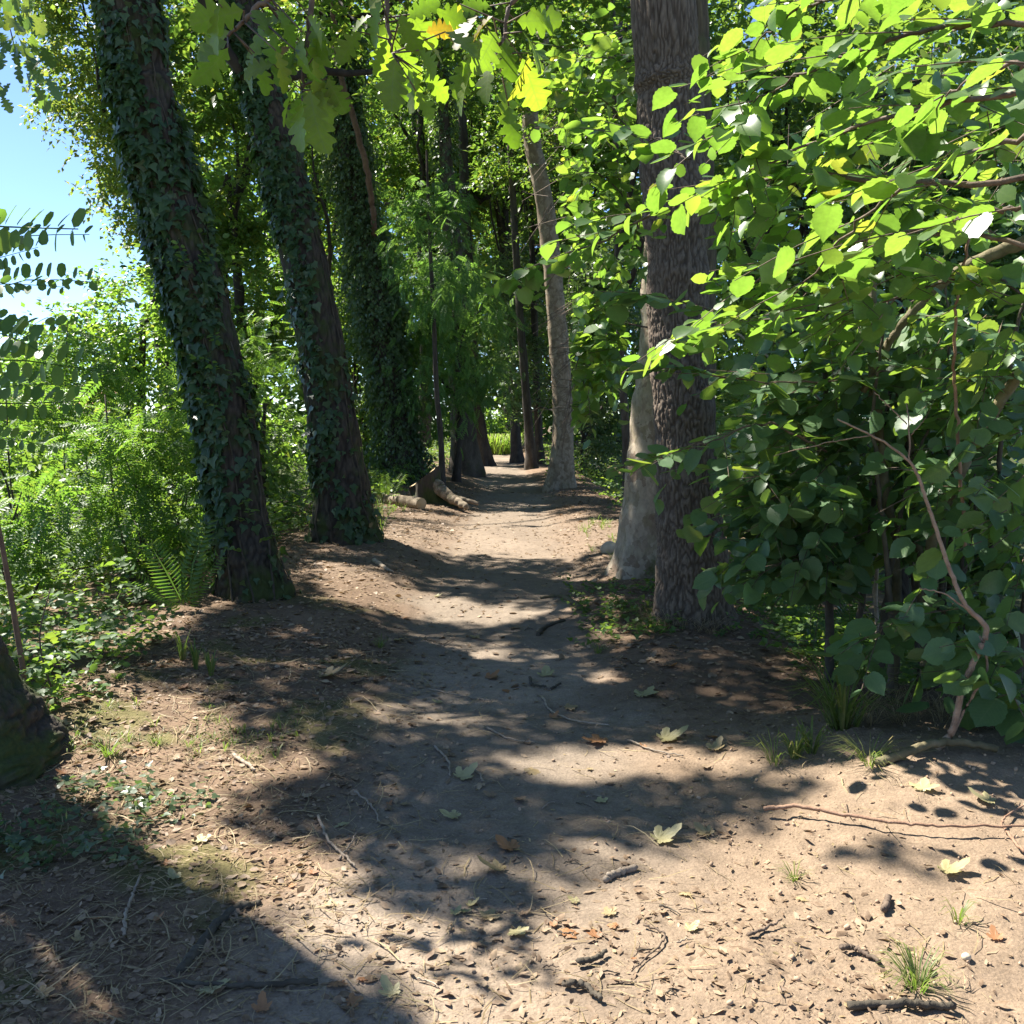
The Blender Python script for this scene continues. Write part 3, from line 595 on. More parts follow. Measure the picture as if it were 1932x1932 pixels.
def bg_tree(key, name, label, basepx, Y, w_, crowns, mat, leaf, size, bark='bark_far', group="trees of the surrounding wood", nl=10, trunk_pts=None, **kw):
    x0 = (basepx - 966) * K * Y; base = np.array([x0, Y, height(x0, Y)])
    c0 = at(crowns[0][0], crowns[0][1], Y); t = thing(name, base, label, "tree", group)
    pts = trunk_pts if trunk_pts is not None else [base - [0, 0, .2], base * .6 + c0 * .4 + [U(-.2, .2), 0, 0], c0]
    tr = trunk("trunk", M[bark], t, pts, [w_ / 2, w_ * .4, w_ * .2], nth=14, nz=40, flare=.3, F=7, A=.02)
    T_ = TREES[key] = dict(t=t, tr=tr, crown=Acc(), limbs=Acc(), base=base, tip=c0, n=0, pts=[], mat=mat)
    for (px, py, rx, ry, dY, rd) in crowns: crown_px(T_, px, py, rx, ry, Y + dY, rd, leaf, size, **kw)
    q = np.concatenate(T_['pts']); c = tr['c'][14:]
    if nl: limbs_to(T_['limbs'], c, q[rng.integers(len(q), size=nl)], w_ * .22)
    T_['limbmat'] = 'limb'; return T_
bg_tree('B1', 'tall_pale_tree', "tall pale yellow-green tree against the blue sky behind the leaning ivy-clad trunk", 330, 24, .4, [(235, 120, 165, 250, 0, 3.5), (270, 330, 110, 140, 0, 2.5), (170, 30, 120, 130, 0, 3)], 'yellow', DIAMOND, .135, lai=3.2, th=-.05)
bg_tree('B2', 'rounded_field_tree', "low rounded light green tree under the open sky on the left", 290, 17, .22, [(270, 610, 150, 130, 0, 2.0), (150, 680, 170, 110, 0, 2.0), (40, 720, 110, 90, 1, 1.6), (330, 720, 140, 160, 0, 2)], 'hazel', DIAMOND, .10, lai=2.6)
bg_tree('B3', 'gap_filling_tree', "bright leafy tree filling the gap between the two leaning trunks", 470, 23, .35, [(430, 330, 110, 190, 0, 2), (440, 90, 150, 160, 0, 2), (450, 560, 120, 190, 0, 1.8)], 'oak_bg', DIAMOND, .13, lai=3.0)
bg_tree('B4', 'sunlit_young_tree', "sunlit feathery young tree low in the gap between the two leaning trunks", 520, 14.5, .12, [(500, 760, 95, 150, 0, 1.6), (470, 930, 110, 120, 0, 1.5), (530, 640, 70, 110, 0, 1.3)], 'robinia', ROBINIA, .20, lai=2.6, area=.30, m=5, nl=7)
bg_tree('B5', 'tree_beside_second_trunk', "tall oak crown showing between the second leaning trunk and the shaggy ivy trunk", 600, 29, .4, [(585, 130, 130, 210, 0, 4), (590, 430, 90, 200, 0, 3)], 'oak_bg', DIAMOND, .15, lai=3.0)
bg_tree('B6', 'shrubby_shade_tree', "dull green bushy tree low between the second trunk and the shaggy ivy trunk", 690, 24, .15, [(660, 690, 75, 180, 0, 2.0), (690, 560, 60, 160, 0, 2), (670, 830, 80, 90, 0, 1.6)], 'weed', DIAMOND, .12, lai=3.2)
B7 = bg_tree('B7', 'spreading_oak', "spreading oak with dark crooked limbs high in the middle", 800, 36, .55, [(780, 180, 190, 220, 0, 5), (800, 400, 150, 170, 0, 3.5), (930, 260, 130, 180, -1, 3)], 'oak_bg', DIAMOND, .16, lai=2.8, nl=14)
bg_tree('B8', 'dense_far_oak', "dense far oak closing the view above the path", 960, 46, .6, [(960, 110, 250, 240, 0, 6), (940, 420, 200, 230, 0, 5), (1010, 640, 120, 190, 0, 4)], 'oak_bg', DIAMOND, .21, lai=2.8, nl=16)
bg_tree('C1', 'feathery_tree', "feathery drooping deep green tree left of the path's middle", 860, 22.5, .2, [(855, 560, 95, 120, 0, 1.6), (830, 690, 85, 120, -1, 1.4), (905, 640, 60, 150, 0, 1.2), (790, 600, 60, 110, 0, 1.0)], 'feather', ROBINIA, .30, lai=2.2, m=4, area=.22, droop=1.0, tilt=.6, nl=12)
bg_tree('B9', 'tree_behind_tan_trunk', "leafy crown behind the smooth tan curving trunk", 1120, 29, .35, [(1110, 150, 150, 220, 0, 4), (1130, 420, 110, 200, 0, 3)], 'oak_bg', DIAMOND, .15, lai=4.0)
bg_tree('B10', 'dark_thicket_tree', "dark dense evergreen right of the path's far end", 1100, 26, .2, [(1120, 720, 70, 140, 0, 2.2), (1130, 590, 90, 170, 0, 2.5), (985, 700, 55, 110, 5, 1.8), (975, 560, 60, 120, 6, 2), (1140, 850, 60, 70, 0, 1.5)], 'ivyfar', DIAMOND, .13, lai=3.4)
bg_tree('B11', 'shaded_tree_behind_hazel', "deep green shaded tree just right of the ridged grey trunk", 1450, 15, .3, [(1450, 130, 180, 230, 0, 3), (1440, 470, 150, 250, 0, 2.5), (1430, 800, 110, 170, -1, 1.5)], 'hazel_dark', DIAMOND, .13, lai=4.2)
bg_tree('B12', 'dark_corner_tree', "dark leafy tree behind the sunlit hazel boughs in the upper corner", 1750, 13, .3, [(1730, 150, 230, 260, 0, 3), (1740, 520, 220, 260, 0, 2.5), (1900, 400, 150, 300, -1, 2)], 'hazel_dark', DIAMOND, .13, lai=4.2)
bg_tree('B13', 'low_shade_shrub_tree', "low dark shrub filling the shade behind the hazel stems", 1700, 8.6, .09, [(1640, 820, 200, 190, 0, 1.0), (1850, 900, 180, 220, 0, 1.0), (1600, 1010, 150, 90, .2, .8), (1890, 1120, 130, 110, 0, .8)], 'hazel_dark', HAZ_LO, .10, lai=2.6, area=.5, m=7)
# crooked limbs of the spreading oak, seen dark against its leaves
for pts, r in (([(820, 620), (815, 480), (800, 330), (790, 150), (775, 20)], .20), ([(810, 420), (850, 340), (845, 230), (870, 80)], .10), ([(960, 620), (945, 420), (915, 300), (880, 200), (850, 60)], .16),
               ([(930, 360), (905, 380), (880, 330), (890, 220)], .08), ([(802, 400), (760, 370), (730, 385), (700, 380)], .08), ([(800, 300), (770, 255), (735, 200), (720, 120)], .09), ([(812, 440), (770, 400), (735, 420)], .06),
               ([(945, 420), (975, 330), (985, 200), (960, 80)], .10), ([(800, 350), (835, 300), (830, 250)], .06), ([(975, 330), (1010, 280), (1060, 240)], .06)):
    B7['limbs'].add(*tube([at(x, y, 34.5 + U(-1, 1)) for x, y in pts], r, r * .35, 7, 20, wob=.03))
# far end of the path: a bright bush
bg_tree('B14', 'bright_end_bush', "sunlit bright bush closing the far end of the path", 925, 43, .1, [(925, 828, 34, 40, 0, 1.0), (918, 795, 40, 30, .5, 1.0)], 'hazel', DIAMOND, .15, lai=3.5, nl=4, group=None)

# ivy hanging on the shaggy trunk and the far trunks
def trunk_surface(T_, n, t0=0., t1=1., prob=None):
    tr = T_['tr']; nz, nth = tr['V'].shape[:2]; i = (U(t0, t1, n) * (nz - 1)).astype(int); j = rng.integers(nth, size=n)
    P = tr['V'][i, j]; o = nrm(P - tr['c'][i]); 
    if prob is not None:
        k_ = U(0, 1, n) < prob(P, o, i / nz); P, o = P[k_], o[k_]
    return P, o
P, o = trunk_surface(TREES['T3'], 5200, 0.0, .78)
P = P + o * (U(0, 1, len(P)) ** 1.5 * np.clip(.14 + .5 * fbm(P * 1.1, 2), .03, .5))[:, None]; d = o * .5 + rng.normal(size=P.shape) * .3; d[:, 2] -= .8
ia = Acc(); sprays(ia, DIAMOND, P, d, .35, 6, .10, .9, .7, upb=.5); ia.build("ivy", M['ivyfar'], TREES['T3']['t'])["kind"] = "stuff"
P, o = trunk_surface(TREES['T4'], 700, .3, .9); ia = Acc(); sprays(ia, DIAMOND, P, o + [0, 0, -.6], .3, 6, .11, .8, .7); ia.build("ivy", M['ivyfar'], TREES['T4']['t'])["kind"] = "stuff"
P, o = trunk_surface(TREES['R3'], 120, .42, .62); ia = Acc(); sprays(ia, DIAMOND, P, o + [0, 0, .1], .3, 6, .09, .5, .7); ia.build("ivy", M['weed'], TREES['R3']['t'])["kind"] = "stuff"
# brown bare stem climbing along the shaggy trunk
lp = [at(x, y, Y) for x, y, Y in [(738, 700, 21.5), (712, 500, 21.5), (703, 400, 21.0), (692, 320, 20.7), (660, 200, 20.6), (634, 110, 20.6), (628, -10, 20.6)]]
b_ = lp[0].copy(); b_[2] = height(b_[0], b_[1])
ln_ = thing("bare_climbing_stem", b_, "reddish brown bare stem rising along the shaggy ivy trunk", "tree")
V, F = tube([b_ - [0, 0, .1], (b_ + lp[0]) / 2] + lp, .075, .06, 9, 60, wob=.012); mesh_obj("trunk", V, F, M['bough_dark'], ln_, smooth=True)

# leaf-by-leaf ivy on the two leaning trunks: the ones that show largest are pieces, the rest one part
def visible_first(P, B, s_, n):
    px, py, dep = proj(P); fr = (px > -20) & (px < 1952) & (py > -20) & (py < 1952) & (dep > .3)
    view = nrm(np.array([0, 0, CAM_Z]) - P); face = np.abs((B[:, 2] * view).sum(-1)); app = (s_ / dep) ** 2 * (.25 + face)
    occ = {}; vis = []
    for i in np.argsort(dep):
        if not fr[i]: continue
        c = (int(px[i] // 14), int(py[i] // 14)); k_ = occ.get(c, 0)
        if k_ < 2: vis.append(i)
        occ[c] = k_ + 1
    vis = np.array(vis, int); pick = vis[np.argsort(-app[vis])[:n]]
    m = np.zeros(len(P), bool); m[pick] = True; return m
def leaf_pieces(parent, T, mat, P, B, s_, name="leaf"):
    for k_ in ('hazel', 'hazel_dark', 'oak'):
        if mat is M[k_]: mat = M[k_ + '_piece']
    me = None; loc = np.array(parent.location if parent.parent is None else parent.parent.location)
    for i in range(len(P)):
        if me is None:
            o = mesh_obj(name, T[0], T[1], mat, None, origin=(0, 0, 0), smooth=True); me = o.data; o.parent = parent
        else:
            o = bpy.data.objects.new(name, me); COL.objects.link(o); o.parent = parent
        mt = Matrix(((B[i, 0] * s_[i]).tolist(), (B[i, 1] * s_[i]).tolist(), (B[i, 2] * s_[i]).tolist())).transposed().to_4x4()
        mt.translation = Vector((P[i] - loc).tolist()); o.matrix_basis = mt
def split_leaves(parent, Thi, Tlo, mat, P, B, s_, n, rest="foliage", name="leaf"):
    m = visible_first(P, B, s_, n)
    Tl = Tlo if isinstance(Tlo, list) else [Tlo]; Th = Thi if isinstance(Thi, list) else [Thi]; Pr, Br, sr = P[~m], B[~m], s_[~m]; Pm, Bm, sm_ = P[m], B[m], s_[m]
    a = Acc(); [a.place(T, Pr[i::len(Tl)], Br[i::len(Tl)], sr[i::len(Tl)]) for i, T in enumerate(Tl)]; o = a.build(rest, mat, parent)
    if o: o["kind"] = "stuff"
    for i, T in enumerate(Th): leaf_pieces(o if rest == "ivy" and o else parent, T, mat, Pm[i::len(Th)], Bm[i::len(Th)], sm_[i::len(Th)], name)
def ivy_on(key, n, prob, size, ni):
    T_ = TREES[key]; P, o = trunk_surface(T_, n, .0, .86, prob)
    P = P + o * (.012 + .05 * U(0, 1, len(P))[:, None] ** 2)
    al = rng.normal(size=P.shape) * .45; al[:, 2] -= .9; al += o * .35; nr_ = o + rng.normal(size=P.shape) * .35 + [0, 0, .35]
    B = basis(al, nr_); s_ = size * (.45 + .95 * U(0, 1, len(P)) ** 1.4); split_leaves(T_['t'], IVY, IVY, M['ivy'], P, B, s_, ni, "ivy", "ivy_leaf")
    tw = Acc(); tr = T_['tr']; nz, nth = tr['V'].shape[:2]
    for k_ in range(9):
        j = rng.integers(nth) + np.cumsum(rng.normal(size=30) * 1.6); i = np.linspace(2, nz * .8, 30).astype(int); jj = np.round(j).astype(int) % nth
        q = tr['V'][i, jj]; q = q + nrm(q - tr['c'][i]) * .006; tw.add(*tube(q, U(.006, .013), .004, 5, 60))
    tw.build_each("ivy_stem", M['stem'], T_['t'])
def p1(P, o, t):
    px, py, _ = proj(P); nz_ = n2(P[:, 0] * 2 + o[:, 0], P[:, 2], 1.5, 2)
    left = sstep(.35, -.55, o[:, 0]); up = sstep(850, 500, py)
    return np.clip(.14 + .8 * left * sstep(1180, 900, py) + .6 * up * (.45 + .55 * left) + nz_ * .8, 0, 1) * (1 - .85 * sstep(700, 1050, py) * sstep(-.2, .2, o[:, 0]))
def p2(P, o, t):
    px, py, _ = proj(P); nz_ = n2(P[:, 0] * 2, P[:, 2], 1.3, 2)
    band = np.exp(-((o[:, 0] + .15) / .35) ** 2) * sstep(880, 650, py); up = sstep(520, 380, py)
    return np.clip(.14 + .95 * band + .7 * up * sstep(.9, -.2, o[:, 0]) + .9 * nz_, 0, 1) * (1 - .6 * sstep(560, 700, py) * sstep(.25, .5, o[:, 0]))
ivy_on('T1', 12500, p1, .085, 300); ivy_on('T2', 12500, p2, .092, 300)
P, o = trunk_surface(TREES['T1'], 70, .1, .5); ia = Acc()      # pale young shoots standing off the ivy trunk
keep_ = o[:, 1] < .3; sprays(ia, OVAL, P[keep_], o[keep_] + [0, -.2, .5], .28, 6, .055, .2, .5); ia.build("shoot", M['weed'], TREES['T1']['t'])["kind"] = "stuff"

# crowns of the path trees and the wood: limbs, leaves
for k, T_ in TREES.items():
    m = T_.get('mat', 'oak_bg')
    if T_['pts'] and k in own:
        q = np.concatenate(T_['pts']); c = T_['tr']['c'][int(len(T_['tr']['c']) * .55):]
        limbs_to(T_['limbs'], c, q[rng.integers(len(q), size=16)], .07)
    if T_['crown'].V: T_['crown'].build("crown", M[m], T_['t'])["kind"] = "stuff"
    if T_['limbs'].V: T_['limbs'].build_each("limb", M['limb'], T_['t'], smooth=True)
for k, c_, rad in (('R1', (1.2, 7.6, 9.5), (2.2, 2.2, 2.0)), ('R2', (2.6, 11, 10), (2.5, 2.5, 2.5)), ('R5', (3.0, 9.2, 9), (1.8, 1.8, 1.8)), ('R3', (2.2, 23.5, 10.8), (2.6, 2.5, 2.0)), ('T4', (-1.6, 27.5, 12.2), (3.2, 3, 2.2)), ('D1', (.6, 29, 10), (2, 2, 3)), ('D2', (-.4, 34, 10), (2, 2, 3)), ('D3', (1.4, 31, 10), (2, 2, 3)), ('D4', (3.6, 17.5, 9), (2, 2, 2))):
    T_ = TREES[k]; q, p = ellipsoid_pts(np.array(c_), np.array(rad), 420 if k in ('R3', 'T4') else 260, .5, -.1); g = np.stack([q[:, 0] + SHX * q[:, 2], q[:, 1] + SHY * q[:, 2]], -1)
    q = q[shade_at(g[:, 0], g[:, 1]) | (g[:, 1] > 14.5)]
    a = Acc(); 
    if len(q): sprays(a, DIAMOND, q, rng.normal(size=q.shape), .6, 9, .15, .35, .45); a.build("crown", M['oak_bg'], T_['t'])["kind"] = "stuff"
    if len(q):
        a = Acc(); limbs_to(a, T_['tr']['c'][-30:], q[rng.integers(len(q), size=9)], .06); a.build_each("limb", M['limb'], T_['t'], smooth=True)
q, p = ellipsoid_pts(at(815, 470, 19.0), np.array([.7, .7, 1.3]), 130, .9, -.2); a = Acc(); sprays(a, ROBINIA, q, p + [0, 0, -.2], .5, 4, .28, 1.0, .6); a.build("crown", M['feather'], TREES['S1']['t'])["kind"] = "stuff"
# ------------------------------------------------------------------ far wood that reads as one mass
wa = Acc(); n = 9500
ang = np.r_[U(-21, 42, n)]; rr_ = U(56, 72, n); q = np.stack([rr_ * np.sin(np.radians(ang)), rr_ * np.cos(np.radians(ang)), U(0, 30, n)], -1)
top = 25 + 4 * n2(q[:, 0], q[:, 1], .12, 2); q = q[(q[:, 2] < top) & ((q[:, 0] / q[:, 1] > -.36) | (q[:, 2] < 1.2))]
sprays(wa, DIAMOND, q, rng.normal(size=q.shape), 2.4, 7, .72, .4, .6)
tag(wa.build("far_wood", M['weed']), "mass of distant foliage behind all the nearer trees", "wood", kind="stuff")
wa = Acc(); n = 6000                                                   # shrubs along the field edge, far left
q = np.stack([U(-60, -9, n), U(26, 46, n), U(-1, 3.0, n)], -1); q = q[q[:, 2] < 1.0 + 1.8 * n2(q[:, 0], q[:, 1], .2, 2) + .5]
sprays(wa, DIAMOND, q, rng.normal(size=q.shape), 1.0, 9, .24, .4, .6)
tag(wa.build("field_hedge", M['hazel']), "distant sunlit hedge low on the left under the sky", "hedge", kind="stuff")
wa = Acc(); n = 4200
q = np.stack([U(-13, -3.6, n), U(12.0, 15.5, n), U(-.9, 2.9, n)], -1); q = q[q[:, 2] < 1.5 + 1.5 * n2(q[:, 0], q[:, 1], .5, 2)]
sprays(wa, DIAMOND, q, rng.normal(size=q.shape), .6, 8, .12, .4, .6)
tag(wa.build("left_thicket", M['weed']), "dense green thicket behind the locust bushes on the left", "thicket", kind="stuff")
# ------------------------------------------------------------------ locust saplings on the left
ROBL = [("bright locust bush leaning in at the left edge below the sky", (60, 800, 120, 110, 9.5, .8)), ("broad pale locust bush left of the leaning ivy-clad trunk", (230, 850, 150, 110, 8.8, .8)), ("locust bush pressed against the leaning ivy-clad trunk", (350, 800, 90, 150, 10.5, .8)),
        ("low locust bush in front at the left edge", (70, 960, 120, 100, 7.4, .6)), ("shaded locust bush above the lit fern", (260, 980, 150, 90, 8.6, .7)), ("tall thin locust rising under the sky gap", (150, 690, 120, 90, 11.0, .8))]
for lab, (px, py, rx, ry, Y, rd) in ROBL:
    c = at(px, py, Y); base = np.array([c[0] - .1, Y, height(c[0] - .1, Y)]); t = thing("locust_bush", base, lab, "bush", "locust bushes on the left")
    st = Acc()
    for k_ in range(2):
        st.add(*tube([base + [U(-.3, .3), U(-.2, .2), -.05], (base + c) / 2 + rng.normal(size=3) * .15, c + rng.normal(size=3) * np.array([rx * K * Y, rd, ry * K * Y]) * .45], .016, .006, 6, 12))
    st.build_each("stem", M['stem'], t)
    T_ = dict(crown=Acc(), pts=[]); crown_px(T_, px, py, rx, ry, Y, rd, ROBINIA, .23, lai=4.0, m=5, area=.30, L=.5, droop=.5, tilt=.4, fr=1.3, th=-.12, sunreject=False)
    T_['crown'].build("foliage", M['robinia'], t)["kind"] = "stuff"
# near locust sprays hanging in from the left edge
b_ = np.array([-2.35, 2.7, height(-2.35, 2.7)]); t = thing("near_locust_branch", b_, "near locust sapling reaching in from the left edge, leaflets dark against the sky", "sapling")
tw = Acc(); tw.add(*tube([b_ - [0, 0, .05], b_ + [.0, -.1, .8], b_ + [-.05, -.2, 1.7], b_ + [-.05, -.25, 2.6]], .012, .006, 6, 24))
tips = [(-60, 470, 95, 400), (-40, 560, 100, 460), (-70, 540, 85, 520), (-50, 620, 90, 600), (-60, 680, 100, 655), (-40, 740, 60, 700), (-60, 640, 40, 560), (-80, 420, 60, 440), (-50, 760, 110, 770), (-60, 830, 70, 800), (-30, 600, 60, 640), (-70, 590, 50, 575), (-40, 700, 85, 730), (-60, 500, 40, 480), (-50, 690, 30, 640)]
P = []; A_ = []; Ss = []
for (x0, y0, x1, y1) in tips:
    Y = U(2.3, 2.8); a = at(x0, y0, Y + U(-.05, .1)); b = at(x1, y1, Y - U(-.05, .2)); P.append(a); A_.append(b - a); Ss.append(np.linalg.norm(b - a) * 1.02)
    tw.add(*tube([b_ + [-.05, -.2, U(1.3, 1.9)], a], .004, .003, 5, 4))
P = np.array(P); A_ = np.array(A_); B = basis(A_, np.c_[U(-.5, .5, len(P)), U(-1.0, -.3, len(P)), U(.1, .9, len(P))]); Ss = np.array(Ss)
for k_ in range(5): leaf_pieces(t, ROB_HI[k_], M['robinia'], P[k_::5], B[k_::5], Ss[k_::5], "leaf"); tw.build_each("stem", M['twig'], t)
# thin orange-brown sapling stem by the left edge
q = [gp(40, 1290), at(25, 1150, 4.9), at(2, 1020, 4.9), at(-30, 880, 4.9)]; q[0] = np.array([q[1][0] + .06, 4.9, height(q[1][0], 4.9) - .05])
sm = thing("left_sapling", q[0], "thin orange-brown sapling stem at the left edge above the mossy trunk base", "sapling")
V, F = tube(q, .016, .011, 7, 20); mesh_obj("stem", V, F, M['twig_red'], sm, smooth=True)
V, F = tube([q[0] + [.16, 0, .0], at(75, 1215, 4.9), at(95, 1110, 4.95)], .006, .003, 5, 10); mesh_obj("side_stem", V, F, M['twig'], sm)

# ------------------------------------------------------------------ hazel
def poly_pts(poly, Y0, Y1, n):
    p_ = np.array(poly); lo, hi = p_.min(0), p_.max(0); x, y = U(lo[0], hi[0], n * 3), U(lo[1], hi[1], n * 3); k_ = inpoly(x, y, poly); x, y = x[k_][:n], y[k_][:n]
    return at(x, y, U(Y0, Y1, len(x)))
def branch_sprays(lines, twacc, per=.13, m=6, size=.085, L=(.22, .5)):
    Ps, ds, Ls = [], [], []
    for pts, r in lines:
        q = np.array([at(x, y, Y) for x, y, Y in pts]); twacc.add(*tube(q, r, r * .3, 6, 26, wob=.006))
        c = smooth_line(q, 60); t = nrm(np.gradient(c, axis=0)); Lt = np.linalg.norm(np.diff(c, axis=0), axis=1).sum(); n_ = int(Lt / per)
        i = np.clip((np.linspace(.12, 1, n_) * 59).astype(int), 0, 59); sd_ = nrm(np.cross(t[i], [0, 0, 1.])); sg = np.where(np.arange(n_) % 2, 1, -1)[:, None]
        Ps.append(c[i]); ds.append(t[i] * .8 + sd_ * sg * U(.3, .8, (n_, 1)) + rng.normal(size=(n_, 3)) * .15); Ls.append(U(*L, n_))
        Ps.append(c[-1:]); ds.append(t[-1:]); Ls.append(np.array([.3]))
    return np.concatenate(Ps), np.concatenate(ds), np.concatenate(Ls)
def make_hazel(name, label, base, lines, fills, mat, n_piece, stems, size, m=6, hi=HAZ_HI):
    t = thing(name, base, label, "shrub", "hazel shrubs"); tw = Acc()
    for pts, r0, r1, mt in stems:
        V, F = tube(pts, r0, r1, 9, 40, wob=.004); mesh_obj("stem", V, F, M[mt], t, smooth=True)
    Ps, Bs, Ss = [], [], []
    if lines:
        p0, d, L = branch_sprays(lines, tw); r = sprays(None, None, p0, d, L, m, size, .35, .35, gsag=.12, szv=.42, twig=tw, twr=.0028); Ps.append(r[0]); Bs.append(r[1]); Ss.append(r[2])
    for poly, Y0, Y1, n, dr, sz in fills:
        q = poly_pts(poly, Y0, Y1, n); d = np.c_[U(-1, .3, len(q)), rng.normal(size=len(q)) * .6, U(-.55, .25, len(q))]
        r = sprays(None, None, q, d, U(.25, .5, len(q)), m, sz, dr, .5, gsag=.15, szv=.48); Ps.append(r[0]); Bs.append(r[1]); Ss.append(r[2])
        e = q + nrm(d) * .4 - [0, 0, .05]; twig_strip(tw, q, e, .003, .0015)
    P, B, s_ = np.concatenate(Ps), np.concatenate(Bs), np.concatenate(Ss); 
    qx, qy, qd = proj(P + B[:, 1] * s_[:, None] * .5); k_ = ~((qd > 4.75) & (qx > 1380) & (((qx < 1800) & (qy > 1130)) | ((qx < 1660) & (qy > 1185)) | ((qx > 1650) & (qx < 1790) & (qy > 1080))))
    if name == 'hazel_behind_trunk': k_ &= ~((qx > 1186) & (qx < 1236) & (qy > 560)) & ~((qx > 1205) & (qx < 1330) & (qy < 300)) & ~((qx < 1082) & (qy > 480)) & ~((qx < 1056) & (qy > 190))
    P, B, s_ = P[k_], B[k_], s_[k_]; split_leaves(t, hi, HAZ_MID, M[mat], P, B, s_, n_piece)
    if tw.V: tw.build("twigs", M['twig'], t)["kind"] = "stuff"
    return t
A3 = lambda *l: [at(*q) for q in l]
hb = np.array([2.15, 5.35, height(2.15, 5.35)])
st = []
for k_ in range(15):
    b = hb + [U(-.28, .65), U(-.35, .5), 0]; b[2] = height(b[0], b[1]) - .05; h_ = U(1.2, 3.0); ln2 = U(-.25, .35)
    st.append(([b, b + [ln2 * .25, U(-.05, .05), h_ * .35], b + [ln2 * .6, U(-.1, .1), h_ * .7], b + [ln2 + U(-.1, .1), U(-.2, .2), h_]], U(.012, .03), .006, 'stem'))
st.append(([hb + [.05, 0, -.05]] + A3((1690, 1100, 5.3), (1655, 800, 5.3), (1645, 640, 5.35), (1650, 520, 5.4)), .035, .02, 'bough'))
st.append((A3((1630, 740, 5.2), (1680, 640, 5.1), (1770, 540, 5.0), (1860, 485, 4.9), (2010, 430, 4.8)), .018, .036, 'bough'))
st.append((A3((1745, 1300, 5.2), (1760, 1020, 5.1), (1790, 940, 5.0), (1860, 800, 4.9), (1990, 610, 4.7)), .03, .03, 'bough'))
st.append(([hb + [.3, .1, -.05]] + A3((1735, 1080, 5.4), (1720, 860, 5.4), (1700, 700, 5.5)), .028, .012, 'bough'))
st.append((A3((1820, 1050, 4.6), (1810, 850, 4.5), (1800, 700, 4.4), (1805, 560, 4.3), (1830, 450, 4.2)), .009, .006, 'twig_red'))
make_hazel("shaded_hazel", "big shaded hazel with many stems beside the sandy bank", hb,
    [([(1560, 850, 5.2), (1450, 800, 5.0), (1350, 830, 4.8), (1285, 850, 4.7)], .008), ([(1700, 700, 5.2), (1560, 720, 5.2), (1420, 720, 5.0), (1300, 700, 5.0)], .008), ([(1700, 560, 5.2), (1500, 600, 5.1), (1380, 590, 5.0), (1240, 560, 5.0)], .008),
     ([(1620, 1040, 5.3), (1520, 1040, 5.1), (1440, 1080, 5.0)], .007), ([(1840, 1180, 4.7), (1750, 1150, 4.5), (1660, 1190, 4.4)], .006)],
    [([(1400, 640), (1700, 540), (1932, 600), (1960, 1000), (1820, 1010), (1650, 1040), (1560, 1090), (1440, 1000)], 5.1, 6.3, 340, .5, .098), ([(1420, 880), (1640, 900), (1620, 1090), (1540, 1100), (1430, 1030)], 5.0, 5.6, 100, .5, .10),
     ([(1740, 560), (1960, 620), (1960, 1300), (1860, 1330), (1780, 1100)], 4.3, 5.2, 100, .5, .098), ([(1620, 1150), (1900, 1120), (1900, 1250), (1700, 1270)], 4.5, 5.0, 18, .5, .10), ([(1840, 1200), (1960, 1150), (1960, 1390), (1880, 1380)], 3.9, 4.6, 16, .6, .11)],
    'hazel_dark', 300, st, .098)
hb2 = np.array([2.9, 3.6, height(2.9, 3.6)])
st = [([hb2 - [0, 0, .1], hb2 + [-.05, .1, 1.2], hb2 + [-.1, .05, 2.2]] + A3((2010, 330, 3.3)), .035, .02, 'bough'), ([hb2 + [.1, .1, -.1], hb2 + [.1, .1, 1.4]] + A3((2050, 150, 3.2)), .03, .015, 'bough')]
make_hazel("sunlit_hazel", "sunlit hazel boughs sweeping in from the upper right edge across the ridged trunk", hb2,
    [([(2010, 330, 3.3), (1760, 345, 3.5), (1560, 330, 3.9), (1400, 350, 4.3), (1240, 400, 4.7), (1120, 460, 5.0), (1010, 500, 5.2)], .012), ([(2050, 150, 3.0), (1760, 200, 3.2), (1560, 260, 3.6), (1400, 330, 3.9)], .011), ([(2000, 40, 3.0), (1750, 60, 3.2), (1560, 120, 3.5), (1420, 190, 3.9)], .010),
     ([(2000, 480, 3.4), (1800, 440, 3.6), (1620, 460, 3.9), (1440, 520, 4.2), (1330, 600, 4.4)], .010), ([(1980, 250, 2.7), (1800, 300, 2.9), (1640, 400, 3.2), (1520, 530, 3.5)], .009), ([(2000, 380, 2.6), (1860, 400, 2.7), (1740, 430, 2.9)], .008), ([(2000, -60, 3.0), (1700, -30, 3.3), (1500, 20, 3.7), (1420, 90, 4.0)], .009),
     ([(1300, 300, 4.5), (1240, 265, 4.7), (1130, 245, 5.2)], .006), ([(2000, 120, 2.5), (1880, 130, 2.6), (1780, 180, 2.8)], .008), ([(2000, 600, 3.6), (1850, 520, 3.8), (1700, 560, 4.1)], .007)],
    [([(1420, 60), (1960, -40), (1960, 560), (1500, 620), (1340, 600), (1340, 300)], 3.7, 5.4, 150, .35, .085)],
    'hazel', 300, st, .086)
hb3 = np.array([2.2, 10.4, height(2.2, 10.4)])
st = [([hb3 - [0, 0, .1]] + A3((1270, 700, 10.3), (1230, 480, 10.0), (1150, 300, 9.0)), .03, .012, 'stem')]
